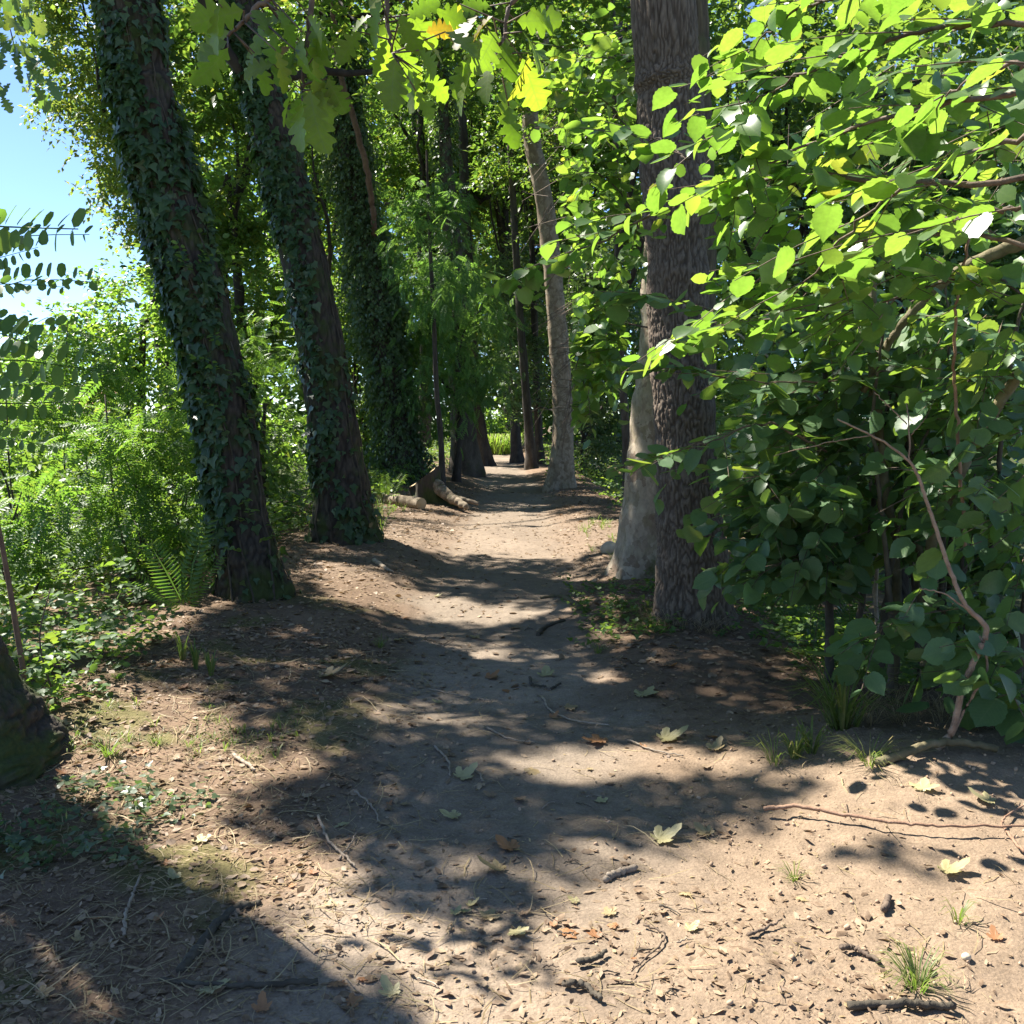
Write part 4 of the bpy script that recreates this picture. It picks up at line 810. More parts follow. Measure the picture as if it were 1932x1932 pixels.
make_hazel("hazel_behind_trunk", "lit hazel foliage spilling out left of the ridged grey trunk", hb3,
    [([(1230, 480, 8.6), (1160, 350, 8.4), (1090, 330, 8.2), (1020, 420, 8.2)], .008), ([(1230, 300, 8.6), (1140, 190, 8.4), (1060, 170, 8.3)], .008), ([(1200, 100, 8.6), (1130, 110, 8.5), (1060, 90, 8.4)], .008), ([(1230, 620, 8.4), (1150, 610, 8.2), (1090, 680, 8.0), (1070, 790, 8.0)], .008), ([(1220, 560, 8.2), (1120, 550, 8.0), (1070, 580, 8.0)], .006)],
    [([(1040, 90), (1210, 40), (1215, 500), (1100, 490), (1030, 400)], 8.0, 9.6, 150, .45, .095), ([(1075, 540), (1200, 520), (1175, 700), (1110, 800), (1055, 720)], 7.8, 8.9, 110, .5, .095), ([(1380, 640), (1440, 640), (1440, 900), (1380, 900)], 9, 10, 20, .5, .09)],
    'hazel', 220, st, .095)
# long pale dead stem slanting behind the ridged trunk
dq = A3((1290, 575, 6.4), (1420, 650, 6.3), (1560, 770, 6.2), (1640, 900, 6.1)); g_ = dq[-1] + [.12, 0, -.5]; g_[2] = height(g_[0], g_[1])
V, F = tube([g_] + dq[::-1], .014, .006, 6, 30, wob=.004); tag(mesh_obj("dead_stem", V, F, M['twig_pale'], origin=g_), "pale dead stem slanting up from the hazel to the ridged grey trunk", "branch")
# leafless crooked brown branch in front of the shaded hazel
q = A3((1745, 1440, 4.05), (1795, 1380, 4.0), (1815, 1300, 3.98), (1845, 1230, 3.95), (1860, 1185, 3.95), (1820, 1140, 3.95), (1790, 1070, 3.97), (1760, 980, 4.0), (1740, 920, 4.0), (1715, 870, 4.0), (1660, 830, 4.02), (1580, 790, 4.05))
cb = gp(1745, 1440); cbr = thing("crooked_branch", cb, "leafless crooked brown branch standing before the shaded hazel", "branch")
V, F = tube([cb + [0, .1, -.02]] + q, [.018, .0155, .014, .013, .0115, .0095, .008, .007, .0055, .0035], None, 9, 110, wob=.0013); mesh_obj("stem", V, F, M['branch_brown'], cbr, smooth=True)
for nm, pp, r in (("side_branch", A3((1790, 1400, 4.0), (1830, 1320, 4.0), (1862, 1260, 3.98), (1850, 1200, 3.97)), .010), ("side_branch", A3((1715, 870, 4.0), (1715, 800, 4.0), (1710, 760, 4.02)), .005), ("side_branch", A3((1640, 822, 4.03), (1560, 835, 4.0), (1460, 860, 3.98)), .004), ("side_branch", A3((1825, 1150, 3.95), (1780, 1120, 3.93), (1735, 1110, 3.9)), .006), ("side_branch", A3((1712, 800, 4.0), (1680, 770, 4.0), (1650, 740, 4.0)), .004), ("side_branch", A3((1720, 820, 4.0), (1745, 790, 3.98), (1760, 760, 3.98)), .0035)):
    V, F = tube(pp, r * .75, r * .45, 6, 18, wob=.0015); mesh_obj(nm, V, F, M['branch_brown'], cbr, smooth=True)
bq = [gp(1650, 1445) + [0, 0, .01], gp(1700, 1436) + [0, 0, .03], gp(1745, 1428) + [0, 0, .05], gp(1800, 1418) + [0, 0, .045], gp(1880, 1425) + [0, 0, .03]]
V, F = tube(bq, .021, .016, 9, 30, wob=.003); tag(mesh_obj("bent_root_branch", V, F, M['bough'], origin=bq[0]), "thick bent stick lying at the foot of the crooked brown branch", "branch")

# ------------------------------------------------------------------ oak branch hanging in at the top, near the camera
ob = at(700, -330, 2.2); oak = thing("overhanging_oak_branch", ob, "near oak branch with lobed sunlit leaves hanging in from the top edge", "branch")
ow = Acc(); clusters = [([(560, -60), (480, 20), (430, 70)], [(440, 60, -115, .12), (500, 30, -160, .11), (430, 90, -140, .12), (520, 60, -170, .10), (460, 20, -100, .12), (540, 40, -60, .09), (590, 40, 170, .10), (570, 60, -175, .09), (480, 100, -150, .10), (520, 95, -200, .09)]),
    ([(600, -60), (580, 80), (570, 170)], [(565, 150, -140, .11), (585, 170, -185, .15), (570, 190, -170, .12), (600, 150, -200, .11), (560, 100, -150, .10), (590, 110, -190, .11), (610, 60, -175, .12), (575, 60, -160, .09)]),
    ([(730, -80), (730, 20), (740, 100)], [(700, 30, -110, .10), (680, 60, -130, .09), (735, 60, -165, .11), (760, 90, -200, .11), (745, 110, -170, .12), (780, 60, -240, .10), (790, 95, -220, .09), (720, 0, -150, .11), (770, 20, -215, .11), (820, 20, -250, .10), (770, 130, -195, .11), (800, 140, -230, .09), (840, 60, -240, .10)]),
    ([(980, -80), (960, 20), (940, 110)], [(975, 40, -270, .12), (985, 60, -215, .12), (935, 60, -160, .12), (915, 70, -140, .12), (930, 110, -160, .12), (985, 110, -205, .15), (955, 150, -178, .13), (960, 200, -182, .11), (930, 30, -120, .10), (900, 30, -140, .11), (1000, 20, -235, .10), (880, 110, -165, .10)])]
P, A_, Nn, Ss = [], [], [], []
for stem_, lv in clusters:
    Y = U(1.9, 2.3); q = [ob] + [at(x, y, Y) for x, y in stem_]; ow.add(*tube(q, .009, .0035, 6, 24, wob=.002))
    lv = lv + [(x + U(-45, 45), y + U(-35, 40), a + U(-60, 60), s_ * .85) for (x, y, a, s_) in lv if rng.random() < .75]
    for (x, y, a, s_) in lv:
        p = at(x, y, Y + U(-.2, .2)); ar = math.radians(a); P.append(p); A_.append([math.sin(ar), U(-.6, .6), math.cos(ar)]); Nn.append([U(-1, 1), U(-1, -.2) * rng.choice([1, 1, -.6]), U(-.2, 1.0)]); Ss.append(s_ * .84)
        qs = smooth_line(q[1:], 20); ow.add(*tube([qs[((qs - p) ** 2).sum(1).argmin()], p], .0022, .0015, 4, 4))
P = np.array(P); leaf_pieces(oak, OAK, M['oak'], P, basis(np.array(A_), np.array(Nn)), np.array(Ss)); ow.build_each("twig", M['twig'], oak)
ob = at(-60, -200, 4.2); oak = thing("corner_oak_spray", ob, "dark oak leaves silhouetted in the top left corner", "branch"); ow = Acc(); P, A_, Nn, Ss = [], [], [], []
for k_ in range(8):
    e = at(U(-20, 55), U(-20, 150), 4.2 + U(-.2, .2)); ow.add(*tube([ob, (ob + e) / 2 + [0, 0, .1], e], .006, .002, 5, 10))
    for j in range(8):
        P.append(e + rng.normal(size=3) * .07); A_.append([U(-.6, .6), U(-.5, .5), U(-1, -.1)]); Nn.append([U(-.5, .5), U(-1, 1), U(0, 1)]); Ss.append(U(.07, .11))
leaf_pieces(oak, OAK, M['hazel_dark'], np.array(P), basis(np.array(A_), np.array(Nn)), np.array(Ss)); ow.build_each("twig", M['twig'], oak)

# ------------------------------------------------------------------ undergrowth, ferns, grass
def ground_pts(n, x0, x1, y0, y1, f=None):
    x, y = U(x0, x1, n), U(y0, y1, n)
    if f is not None: k_ = U(0, 1, n) < f(x, y); x, y = x[k_], y[k_]
    return np.stack([x, y, gheight(x, y)], -1)
def cover(name, label, pts, hmax, T, size, mat, m=6):
    a = Acc(); q = pts + np.c_[np.zeros((len(pts), 2)), U(0, 1, len(pts)) ** 1.3 * hmax]; sprays(a, T, q, np.c_[rng.normal(size=(len(q), 2)), U(.0, .6, len(q))], .16, m, size, .2, .45, gsag=.05)
    tag(a.build(name, M[mat]), label, "undergrowth", kind="stuff")
fl = lambda x, y: np.clip(sstep(-2.55, -3.3, x + .25 * n2(x, y, 1.2) + .35 * (y < 7)), 0, 1) * (n2(x, y, .8) > -.35)
cover("left_undergrowth", "shaded nettles and ivy under the locust bushes on the left", ground_pts(3600, -7.5, -2.3, 5.6, 13.5, fl), .42, OVAL, .075, 'weed')
cover("left_bank_weeds", "low weeds on the bank between the second trunk and the stump", ground_pts(4000, -6, -1.5, 12.5, 44, lambda x, y: sstep(-1.6, -2.3, x - xc(y) + .2 * n2(x, y, 1.0) - .7 * (y > 27))), .45, DIAMOND, .07, 'weed')
cover("ditch_undergrowth", "dark ivy and brambles in the ditch under the hazel", ground_pts(2600, 1.55, 4.5, 5.6, 9.5, lambda x, y: sstep(1.6, 2.3, x + .2 * n2(x, y, 1.2))), .30, DIAMOND, .055, 'weed')
cover("mound_ivy", "small ivy plants on the mound at the foot of the ridged trunk", ground_pts(420, .5, 1.7, 6.6, 8.8, lambda x, y: .2 + .9 * (n2(x, y, 1.6) > .0)), .06, IVY, .04, 'weed', 5)
cover("right_bank_weeds", "weeds and ferns along the right bank beyond the pale trunk", ground_pts(4200, 1.0, 7, 11, 44, lambda x, y: sstep(1.4, 2.2, x - xc(y) + .3 * n2(x, y, .8) + 1.0 * (y > 22))), .5, DIAMOND, .075, 'weed')
cover("corner_groundcover", "dark ivy leaves on the mound below the mossy trunk base", ground_pts(130, -1.95, -1.35, 3.2, 3.95, lambda x, y: .3 + (n2(x, y, 2.2) > 0)), .05, IVY, .032, 'ivyfar', 5)
cover("left_edge_nettles", "sunlit nettles at the left edge behind the mossy trunk base", ground_pts(420, -3.4, -2.35, 4.7, 6.4), .32, OVAL, .05, 'weed')
def tuft_mesh(acc, b, n, hgt, spread, wd, lean=1.0):
    for _ in range(n):
        a = U(0, 2 * math.pi); L = hgt * U(.5, 1.15); o = np.array([math.cos(a), math.sin(a), 0]); s_ = np.array([-o[1], o[0], 0]) * wd * U(.7, 1.3) / 2; p0 = b + o * U(0, spread * .25) - [0, 0, .01]
        q1 = p0 + o * spread * .25 * lean + [0, 0, L * .55]; q2 = p0 + o * spread * .65 * lean + [0, 0, L * .9]; q3 = p0 + o * spread * 1.15 * lean + [0, 0, L * U(.6, .95)]
        acc.add([p0 - s_, p0 + s_, q1 - s_, q1 + s_, q2 - s_ * .7, q2 + s_ * .7, q3], [[0, 1, 3], [0, 3, 2], [2, 3, 5], [2, 5, 4], [4, 5, 6]])
def tuft(px, py, n, hgt, spread, wd, label, mat='grass', name="grass_tuft", cat="grass tuft"):
    b = gp(px, py); a = Acc(); tuft_mesh(a, b, n, hgt, spread, wd); tag(a.build(name, M[mat], origin=b), label, cat, "grass tufts")
for args in [(1590, 1375, 70, .34, .26, .011, "large arching sedge clump at the edge of the sandy bank"), (1500, 1430, 30, .15, .09, .009, "small dark grass tuft in front of the sedge clump"), (1530, 1420, 22, .16, .09, .009, "upright grass tuft touching the sedge clump"), (1462, 1440, 26, .13, .13, .004, "wispy grass tuft at the left foot of the sandy bank grasses"),
             (1640, 1440, 60, .12, .16, .003, "fine yellowish weed tuft below the sedge clump"), (345, 1245, 20, .20, .07, .009, "leftmost upright grass tuft before the leaning ivy-clad trunk"), (370, 1262, 18, .19, .06, .009, "middle upright grass tuft before the leaning ivy-clad trunk"), (398, 1275, 18, .17, .06, .009, "rightmost upright grass tuft before the leaning ivy-clad trunk"),
             (718, 1222, 24, .10, .08, .005, "small green tuft on the path's left margin"), (1128, 1232, 22, .09, .08, .005, "small green tuft right of the path by the root mound"), (205, 1425, 30, .10, .12, .006, "dark grass tuft beside the mossy trunk base"), (1500, 1660, 26, .06, .06, .003, "tiny dry tuft in the middle of the sandy soil"), (1808, 1740, 12, .09, .06, .005, "small weed tuft on the sunlit sand at the right"), (1730, 1865, 60, .11, .10, .004, "feathery bright green weed in the lower right sand"), (1350, 1140, 26, .13, .12, .004, "dry grass hanging at the foot of the pale trunk")]: tuft(*args)
a = Acc()
for p in ground_pts(150, -2.2, -1.05, 4.25, 5.0, lambda x, y: .15 + .8 * (n2(x, y, 2.0) > .1)): tuft_mesh(a, p, 9, U(.03, .085), .06, .0035)
for p in ground_pts(170, .95, 2.1, 9.9, 14.5, lambda x, y: .1 + .8 * (n2(x, y, 1.8) > 0)): tuft_mesh(a, p, 8, U(.05, .15), .09, .005)
for p in ground_pts(120, -3.2, -1.75, 12.5, 16): tuft_mesh(a, p, 8, .14, .08, .006)
tag(a.build("sparse_grass", M['grass']), "sparse sunlit grass growing in the litter beside the path", "grass", kind="stuff")
a = Acc()
for p in ground_pts(170, -2.4, .3, 40.5, 43.5): tuft_mesh(a, p, 10, .9, .35, .04)
tag(a.build("end_reeds", M['reed']), "tall yellowish grass at the far end of the path", "grass", kind="stuff")
a = Acc()
for p in np.vstack([ground_pts(90, 1.0, 1.55, 6.75, 7.6), ground_pts(90, 1.7, 2.7, 4.35, 5.0)]): tuft_mesh(a, p, 7, .11, .12, .0035, 1.4)
tag(a.build("dry_hanging_grass", M['straw']), "dry straw-coloured grass by the hazel stems and the trunk mound", "grass", kind="stuff")
def fern(px, py, fr, label, mat='robinia', Y=None):
    b = gp(px, py); t = thing("fern", b, label, "fern", "ferns")
    for (dx, dy, up, L) in fr:
        leaf_pieces(t, FERN, M[mat], b[None], basis(np.array([[dx, dy, up]]), np.array([[U(-.2, .2) - dx * .5, -.7, .6]])), np.array([L]), "frond")
fern(352, 1152, [(.08, -.05, 1, .72), (-.35, -.1, .9, .6), (.35, -.1, .8, .5), (-.6, -.2, .6, .45)], "upright sunlit fern standing left of the leaning ivy-clad trunk")
fern(1178, 945, [(-.2, -.2, .8, .5), (-.6, -.1, .5, .45), (.4, 0, .8, .5), (-.4, .2, .9, .5)], "sunlit fern peeping out left of the pale flaking trunk")
fern(730, 950, [(-.3, 0, 1, .6), (.3, .1, .8, .6), (-.7, 0, .6, .6), (0, -.2, .7, .5)], "dark fern beside the sloping stump", 'weed')
fern(1560, 1225, [(-.3, -.2, .9, .5), (.3, -.1, .9, .5), (-.7, 0, .5, .45), (.1, -.4, .7, .45)], "feathery fern in the ditch below the shaded hazel", 'weed')
fern(1400, 960, [(-.3, -.2, .9, .8), (.3, -.1, .9, .8), (-.7, 0, .5, .7), (.6, -.2, .7, .7), (0, -.4, .8, .8)], "lit fern just right of the ridged grey trunk")

# ------------------------------------------------------------------ stump, log, stone, roots
sb = gp(805, 935); sb[1] = 17.5; sb = np.array([(800 - 966) * K * 17.0, 17.0, 0]); sb[2] = height(sb[0], sb[1])
stt = thing("sloping_stump", sb, "mossy stump with slanting cut top and spreading root beside the path", "stump")
nz, nth = 26, 40; th = np.arange(nth) * 2 * math.pi / nth; zz_ = np.linspace(0, 1, nz)
topz = .54 + .20 * np.cos(th) * 1.0
R = .26 + .26 * np.exp(-zz_[:, None] * 4.2) * (1 + .8 * np.cos(3 * th + .5)[None]) + .03 * np.cos(7 * th)[None]
V = np.stack([np.cos(th)[None] * R, np.sin(th)[None] * R, zz_[:, None] * topz[None] - .08], -1) + sb; V += .025 * pnoise(V * 6)[..., None]
i = np.arange(nz - 1)[:, None] * nth; j = np.arange(nth)[None]; Fq = np.stack([i + j, i + (j + 1) % nth, i + nth + (j + 1) % nth, i + nth + j], -1).reshape(-1, 4)
mesh_obj("trunk", V.reshape(-1, 3), Fq, M['bark_ivy'], stt, smooth=True, attrs={"fis": ('FLOAT', np.full(nz * nth, .8))})
cv = np.vstack([V[-1], V[-1].mean(0) + [0, 0, -.02]]); mesh_obj("cut_face", cv, [[k_, (k_ + 1) % nth, nth] for k_ in range(nth)], M['cut'], stt)
for pp, r in (([sb + [.2, -.1, .32], sb + [.42, -.3, .16], sb + [.62, -.5, .05], sb + [.8, -.7, -.03]], .13), ([sb + [.25, .0, .2], sb + [.6, -.1, .08], sb + [1.0, -.25, .0]], .08)):
    V, F = tube(pp, r, r * .4, 10, 24, wob=.008); mesh_obj("root", V, F, M['bark_plane_far'], stt, smooth=True)
lg0 = at(720, 945, 16.6); lg1 = at(795, 962, 15.6); lg0[2] = height(lg0[0], lg0[1]) + .095; lg1[2] = height(lg1[0], lg1[1]) + .09
lt = thing("cut_log", lg1 - [0, 0, .12], "short cut log with pale sawn end lying before the stump", "log")
V, F = tube([lg0, (lg0 + lg1) / 2, lg1], .10, .10, 18, 12, wob=.004, closed=False); mesh_obj("bark", V, F, M['bark_plane_far'], lt, smooth=True)
ax_ = nrm(lg1 - lg0); e1 = nrm(np.cross(ax_, [0, 0, 1])); e2 = np.cross(ax_, e1); th = np.arange(24) * 2 * math.pi / 24
rings = np.vstack([[lg1 + ax_ * .012]] + [lg1 + ax_ * (.01 if r < .10 else 0) + r * (np.cos(th)[:, None] * e1 + np.sin(th)[:, None] * e2) for r in (.094, .101)])
mesh_obj("sawn_end", rings, [[0, 1 + k_, 1 + (k_ + 1) % 24] for k_ in range(24)] + [[1 + k_, 25 + k_, 25 + (k_ + 1) % 24] for k_ in range(24)] + [[1 + k_, 25 + (k_ + 1) % 24, 1 + (k_ + 1) % 24] for k_ in range(24)], M['cut'], lt)
import bmesh
def blob(name, c, rad, mat, label, cat, amp=.2, sub_=3, group=None):
    bm = bmesh.new(); bmesh.ops.create_icosphere(bm, subdivisions=sub_, radius=1); bm.verts.ensure_lookup_table()
    V = np.array([v.co[:] for v in bm.verts]); F = np.array([[v.index for v in f.verts] for f in bm.faces]); bm.free()
    V = V * (1 + amp * pnoise(V * 1.7 + c[0] * 5)[:, None]) * np.array(rad) + c
    return tag(mesh_obj(name, V, F, M[mat], origin=c, smooth=True), label, cat, group)
g = gp(1150, 1042); blob("pale_stone", g + [0, 0, .04], (.11, .09, .085), 'stone', "pale rounded stone against the foot of the pale flaking trunk", "stone", .15)
g = gp(1823, 1810); blob("pebble", g + [0, 0, .008], (.014, .012, .012), 'stone', "small round pebble on the sunlit sand at the lower right", "stone", .1, 2)
def stick(pxs, r0, r1, label, mat='twig', name="fallen_twig", lift=.006, wob=.002, group="fallen twigs", cat="twig", n=None):
    q = np.array([gp(x, y) + [0, 0, lift + r0] for x, y in pxs]); V, F = tube(q, r0, r1, 7, n or 8 * len(q), wob=wob); return tag(mesh_obj(name, V, F, M[mat], origin=q[0]), label, cat, group)
stick([(340, 1835), (375, 1790), (410, 1745), (450, 1715), (490, 1708)], .017, .012, "thick curved root lying in the trunk's shadow at the lower left", 'stem', "surface_root", -.012, .003, None, "root")
stick([(300, 1855), (400, 1864), (500, 1866), (600, 1858)], .006, .009, "long straight dark stick below the curved root", 'stem')
stick([(1440, 1543), (1500, 1540), (1600, 1556), (1700, 1572), (1800, 1578), (1960, 1578)], .009, .004, "long pale-tipped branch lying across the sunlit sand", 'twig_red', lift=.03)
stick([(1932, 1620), (1905, 1590), (1890, 1560), (1932, 1530)], .006, .003, "forked red twig at the right edge by the long pale-tipped branch", 'twig_red', lift=.02)
stick([(1668, 1728), (1676, 1698)], .011, .010, "short thick brown stub on the sunlit sand", 'twig')
stick([(1585, 1795), (1615, 1798), (1660, 1822)], .009, .006, "curved brown stick on the lower right sand", 'twig')
stick([(1090, 1825), (1120, 1818), (1145, 1803)], .010, .006, "dark stick at the bottom beside the path's sun patch", 'stem')
stick([(1065, 1865), (1100, 1868), (1135, 1895)], .010, .007, "curved thick dark stick near the bottom edge", 'stem')
stick([(1600, 1910), (1720, 1905), (1800, 1912)], .012, .010, "dark bark piece at the bottom right edge", 'stem')
stick([(1215, 1750), (1255, 1775), (1190, 1838)], .004, .002, "thin forked twig near the bottom middle", 'twig')
stick([(1410, 1770), (1450, 1755), (1475, 1742)], .006, .003, "short dark twig left of the brown stub", 'twig')
stick([(1025, 1320), (1040, 1345), (1080, 1362), (1150, 1372)], .006, .004, "pale crooked twig on the path's middle", 'twig_pale')
stick([(1000, 1282), (1004, 1296), (1030, 1300)], .009, .007, "short hooked dark stub on the path", 'stem')
stick([(1040, 1303), (1058, 1294)], .008, .007, "short dark stub beside the hooked one on the path", 'stem')
stick([(920, 1377), (960, 1397), (1010, 1404)], .005, .003, "pale split stick at the edge of the sun strip", 'twig_pale')
stick([(1185, 1400), (1230, 1418), (1290, 1430)], .005, .003, "pale thin stick inside the sun strip", 'twig_pale')
stick([(820, 1413), (845, 1438), (850, 1468)], .006, .004, "pale bent straw on the shaded path", 'twig_pale')
stick([(888, 1447), (905, 1465), (912, 1480)], .005, .004, "short pale straw right of the bent one", 'twig_pale')
stick([(600, 1545), (620, 1590), (650, 1620), (670, 1640)], .006, .004, "green-grey stalk crossing the sun tongue on the left", 'twig_pale')
stick([(640, 1625), (660, 1600), (672, 1575)], .004, .002, "thin stalk crossing the green-grey one", 'twig_pale')
stick([(670, 1497), (705, 1530), (715, 1555)], .005, .003, "pale stalk in the shade left of the path's middle", 'twig_pale')
stick([(808, 1303), (880, 1318), (925, 1325)], .005, .003, "long pale twig on the path left of the hooked stub", 'twig_pale')
stick([(895, 1345), (925, 1326)], .004, .002, "thin twig joining the long pale twig", 'twig_pale')
stick([(235, 1770), (240, 1720), (265, 1660)], .006, .004, "pale green stalk in the trunk's shadow at the lower left", 'twig_pale')
stick([(440, 1430), (470, 1450), (480, 1460)], .010, .006, "pale forked stick in the left sun patch", 'twig_pale')
stick([(1015, 1200), (1030, 1185), (1065, 1172)], .02, .012, "dark root end curling at the left of the root mound", 'stem', "surface_root", -.01, .003, None, "root")
stick([(1095, 1150), (1060, 1128), (1020, 1130)], .03, .012, "pale root running from the pale trunk towards the path", 'bough', "surface_root", -.02, .003, None, "root")
stick([(706, 1060), (728, 1075), (742, 1082)], .03, .008, "pale root tip at the foot of the second leaning trunk", 'twig_pale', "surface_root", -.015, .003, None, "root")
stick([(1140, 1665), (1165, 1652), (1200, 1642)], .012, .012, "flat piece of pale bark in the sun at the path edge", 'twig_pale', "bark_piece", -.002, .003, None, "bark")
for k_ in range(46):
    x, y = U(560, 1300), U(1180, 1900); L = U(14, 46); a = U(-.5, .5)
    stick([(x, y), (x + L * .5, y + L * a * .5 + U(-4, 4)), (x + L, y + L * a)], U(.002, .0045), .0015, "short thin twig scattered on the path", rng.choice(['twig', 'stem', 'twig_pale']), n=8, group="small scattered twigs")
# fallen plane leaves
PALM = [palm_leaf(s_, c_) for s_, c_ in ((1, .35), (2, .5), (3, .2), (4, .6), (5, -.45))]
PME = {}
def fallen(px, py, wpx, yaw, mat, label, var=None, group="fallen leaves", name="fallen_leaf", tl=.2):
    v = rng.integers(5) if var is None else var; T = PALM[v]; p = gp(px, py); s_ = wpx * K * p[1] * .74; key = (v, mat)
    n_ = np.array([U(-tl, tl), U(-tl, tl), 1.0]); al = np.array([[math.cos(yaw), math.sin(yaw), 0]]); B = basis(al, n_[None])[0]
    if key not in PME:
        o = mesh_obj(name, T[0], T[1], M[mat], None, origin=(0, 0, 0)); PME[key] = o.data
    else:
        o = bpy.data.objects.new(name, PME[key]); COL.objects.link(o)
    mt = Matrix(((B[0] * s_).tolist(), (B[1] * s_).tolist(), (B[2] * s_).tolist())).transposed().to_4x4(); mt.translation = Vector((p + [0, 0, .006 + .05 * s_]).tolist()); o.matrix_basis = mt
    return tag(o, label, "leaf", group)
G_, T__, R_ = 'fallen_green', 'fallen_tan', 'fallen_rust'
for a_ in [(385, 1875, 85, .6, G_, "large pale green fallen leaf at the lower left in shadow", 2), (1243, 1588, 62, .4, G_, "curled pale leaf in the sun at the path's right edge", 3), (1335, 1577, 45, 2.2, T__, "upright tan leaf right of the curled pale one", 1), (1740, 1492, 58, 1.0, G_, "yellow-green star leaf on the right sandy bank", 0), (1868, 1512, 50, 2.6, G_, "folded green leaf at the right end of the sandy bank", 3),
           (1785, 1648, 60, .1, G_, "yellowish curled leaf in the leaf shadow on the right sand", 3), (965, 1605, 55, 2.4, R_, "rust-brown leaf on the shaded path middle", 1), (943, 1645, 58, 3.0, T__, "tan crumpled leaf below the rust-brown one", 3), (975, 1760, 50, 5.2, G_, "pale leaf with pointed lobes near the bottom middle", 0), (920, 1735, 46, 1.2, T__, "tan star leaf left of the pale pointed one", 2),
           (857, 1728, 30, 1.0, G_, "small pale leaf left of the tan star leaf", 1), (1065, 1762, 55, .3, R_, "pinkish tan leaf fragment near the bottom middle", 4), (1122, 1770, 34, 1.7, R_, "small orange leaf right of the pinkish fragment", 2), (1152, 1728, 36, 2.0, T__, "small yellow-tan leaf above the orange one", 2), (1300, 1757, 36, .6, G_, "small lemon-green leaf on the lower sand", 1), (1135, 1402, 62, 3.0, R_, "wide rusty leaf at the top edge of the sun strip", 2),
           (1253, 1398, 60, .2, G_, "curled green-brown leaf right of the wide rusty leaf", 3), (1347, 1417, 42, .9, T__, "small yellow leaf at the right end of the sun strip", 3), (1212, 1315, 58, .8, G_, "pale fallen leaf on the shaded ground right of the path", 0), (1030, 1277, 42, 1.5, G_, "pale leaf behind the hooked dark stub", 1), (1070, 1338, 34, .3, T__, "small tan leaf near the pale crooked twig", 2), (612, 1278, 56, .2, T__, "pale tan curled leaf on the left margin in shade", 3),
           (870, 1470, 50, .8, G_, "grey-green leaf beside the pale straws", 3), (860, 1545, 44, 2.9, G_, "pale grey leaf on the shaded path", 1), (640, 1560, 40, 1.7, G_, "dark green star leaf in the shade left of the path", 4), (1000, 1458, 48, .4, T__, "tan leaf in the sun strip's left end", 4), (1160, 1750, 30, 2.5, R_, "tiny rust scrap below the flat bark", 4), (740, 1880, 50, 2.2, G_, "crumpled pale leaf at the edge of the trunk's shadow at the bottom", 3),
           (630, 1862, 50, 1.1, R_, "tan leaf pair in the shadow near the bottom", 4), (660, 1895, 44, .4, R_, "orange-brown leaf below the tan pair at the bottom", 2), (495, 1910, 44, 1.8, R_, "orange curled leaf at the lower left bottom", 3), (235, 1570, 30, 1.0, G_, "white-grey leaf tip at the shadow edge on the left", 0), (380, 1590, 40, 2.0, G_, "flat light green leaf in the left sun tongue", 2), (75, 1880, 44, .6, T__, "tan leaf in the lower left corner", 2),
           (330, 1660, 36, 2.3, G_, "pale torn leaf in the trunk's shadow on the left", 1), (1180, 1040, 36, 1.0, R_, "bright rust leaf heap beside the pale stone", 3), (745, 1210, 34, .4, T__, "tan leaf on the left margin above the small green tuft", 2), (1880, 1775, 34, 1.4, R_, "pink curled leaf on the right sand", 3), (1290, 1690, 34, .9, T__, "light tan scrap on the sand below the curled pale leaf", 4), (1510, 1700, 30, .8, T__, "orange-tan scrap by the tiny dry tuft", 4)]: fallen(*a_)
for k_ in range(110):
    x, y = U(120, 1500), 1080 + 800 * U(0, 1) ** .8
    if x > 1250 and y > 1450: continue
    fallen(x, y, U(14, 32), U(0, 6.28), rng.choice([G_, T__, R_, 'litter', 'litter', 'litter']), "small dead leaf scattered among the litter", group="small dead leaves in the litter")
# ------------------------------------------------------------------ litter, straw, crumbs
def scatter(name, label, pts, T, smin, smax, mat, tl=.45, lift=.004, elong=None):
    n_ = len(pts); a = U(0, 6.283, n_); al = np.stack([np.cos(a), np.sin(a), U(-.25, .25, n_)], -1); nr_ = np.c_[rng.normal(size=(n_, 2)) * tl, np.ones(n_)]
    A2 = Acc(); A2.place(T, pts + [0, 0, lift], basis(al, nr_), smin + (smax - smin) * U(0, 1, n_) ** 3); return tag(A2.build(name, M[mat]), label, "litter", kind="stuff")
def litd(x, y):
    xp = np.abs(x - xc(y)); d_ = .2 + .8 * sstep(.45, 1.1, xp + .3 * n2(x, y, 1.5)); sand = sstep(.6, 1.4, x) * (1 - sstep(4.2, 5.0, y)); return np.clip(d_ * (1 - .9 * sand) + .35 * (1 - sstep(2.8, 3.4, y)) * sstep(-.6, 0, x) * (1 - sand), 0, 1)
def persp(n, f):
    y = 2.3 * (26 / 2.3) ** (U(0, 1, n) ** 1.1); x = U(-1, 1, n) * np.minimum(.62 * y + .2, 3.4); k_ = U(0, 1, n) < f(x, y); x, y = x[k_], y[k_]; return np.stack([x, y, gheight(x, y)], -1)
STRAW = (np.array([[-.012, 0, 0], [.012, 0, 0], [.05, .4, .03], [.075, .4, .03], [.03, .75, .05], [.05, .75, .05], [-.04, 1, .0]]), np.array([[0, 1, 3], [0, 3, 2], [2, 3, 5], [2, 5, 4], [4, 5, 6]]))
CHIP = (np.array([[0, 0, 0], [-.22, .35, .06], [-.1, .8, .02], [.12, 1, .08], [.25, .5, -.02], [.05, .45, .05]]), np.array([[0, 5, 1], [1, 5, 2], [2, 5, 3], [3, 5, 4], [4, 5, 0]]))
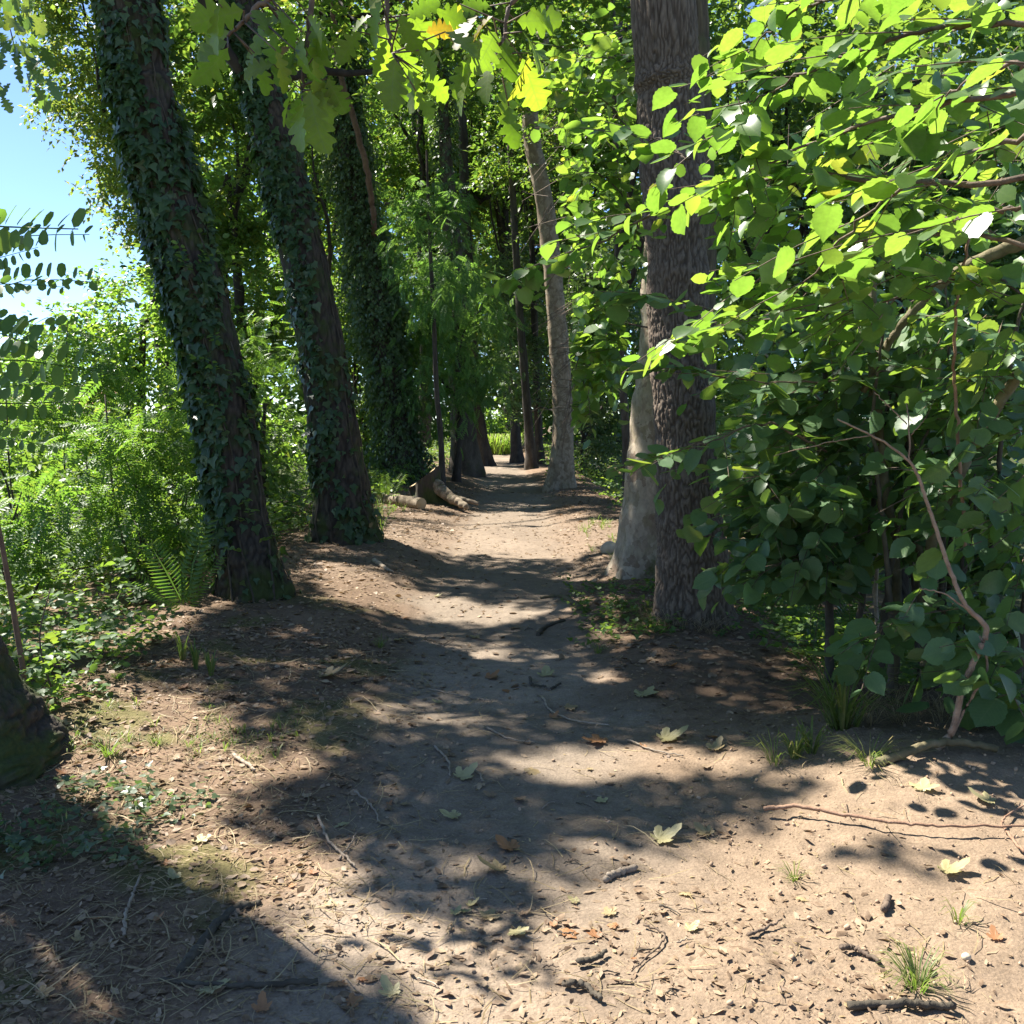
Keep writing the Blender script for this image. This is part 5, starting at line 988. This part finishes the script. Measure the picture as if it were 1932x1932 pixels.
scatter("leaf_litter", "brown leaf fragments strewn over the ground beside the path", persp(44000, litd), CHIP, .006, .05, 'litter')
x, y = U(-3.3, 2.4, 16000), U(5.5, 21, 16000); k_ = U(0, 1, 16000) < litd(x, y) * .8
scatter("dead_leaf_carpet", "carpet of dry brown leaves along both margins of the path", np.stack([x, y, gheight(x, y)], -1)[k_], OVAL, .025, .08, 'litter', .4, .008)
x, y = U(-2.6, -.2, 7000), U(2.3, 7.2, 7000); k_ = U(0, 1, 7000) < sstep(-.2, -.9, x + .4 * n2(x, y, 1.6)) * (.35 + .65 * (n2(x, y, 2.4, 2, 6.) > -.1))
scatter("left_bank_litter", "crushed dry leaves drifted over the left foreground bank", np.stack([x, y, gheight(x, y)], -1)[k_], OVAL, .012, .055, 'litter', .5, .006)
x, y = U(-2.6, .2, 4500), U(2.3, 6.5, 4500); k_ = U(0, 1, 4500) < sstep(.0, -.8, x + .4 * n2(x, y, 1.1, 2, 8.))
scatter("bleached_straw", "bleached straw matted over the left foreground bank", np.stack([x, y, gheight(x, y)], -1)[k_], STRAW, .05, .20, 'straw', .3, .008)
scatter("pale_litter", "pale leaf and bark flakes strewn over the ground", persp(9000, lambda x, y: .10 + .5 * litd(x, y)), CHIP, .004, .026, 'fallen_tan')
scatter("dry_straw", "thin dry grass stalks and needles lying on the ground", persp(22000, lambda x, y: .15 + .85 * litd(x, y) * sstep(.6, -.4, x)), STRAW, .04, .18, 'straw', .25)
n_ = 4200; x = U(-1.2, 2.8, n_); y = U(2.2, 5.2, n_); k_ = U(0, 1, n_) < .12 + .88 * sstep(.0, 1.3, x) * (1 - sstep(4.0, 4.8, y)); x, y = x[k_], y[k_]
bm = bmesh.new(); bmesh.ops.create_icosphere(bm, subdivisions=1, radius=1); ico = (np.array([v.co[:] for v in bm.verts]) * [1, .8, .7], np.array([[v.index for v in f.verts] for f in bm.faces])); bm.free(); ico = (ico[0] * (1 + .25 * rng.normal(size=(len(ico[0]), 1)) * .5), ico[1])
ca = Acc(); sz_ = .0022 + .010 * U(0, 1, len(x)) ** 5; ca.place(ico, np.stack([x, y, gheight(x, y) + .004], -1), basis(rng.normal(size=(len(x), 3)), rng.normal(size=(len(x), 3))), sz_)
tag(ca.build("soil_crumbs", M['crumb']), "crumbly clods of dry soil on the sandy bank", "soil", kind="stuff")
# ------------------------------------------------------------------ tiled roof beyond the field
rb = at(135, 752, 90.0); t = thing("distant_house", np.array([rb[0], 90, -1.0]), "distant clay-roofed house glimpsed through the leaves on the left", "house")
x0, x1, zt = rb[0] - 5, rb[0] + 5, rb[2] + 1.2; zb = rb[2] - 1.2
mesh_obj("wall", [[x0 + .5, 87, -1.5], [x1 - .5, 87, -1.5], [x1 - .5, 87, zb], [x0 + .5, 87, zb], [x0 + .5, 93, -1.5], [x1 - .5, 93, -1.5], [x1 - .5, 93, zb], [x0 + .5, 93, zb]], [[0, 1, 2, 3], [4, 5, 6, 7], [0, 4, 7, 3], [1, 5, 6, 2]], M['stone'], t)
mesh_obj("roof", [[x0, 86.4, zb - .1], [x1, 86.4, zb - .1], [x1, 90, zt], [x0, 90, zt], [x0, 93.6, zb - .1], [x1, 93.6, zb - .1]], [[0, 1, 2, 3], [3, 2, 5, 4]], M['roof'], t)
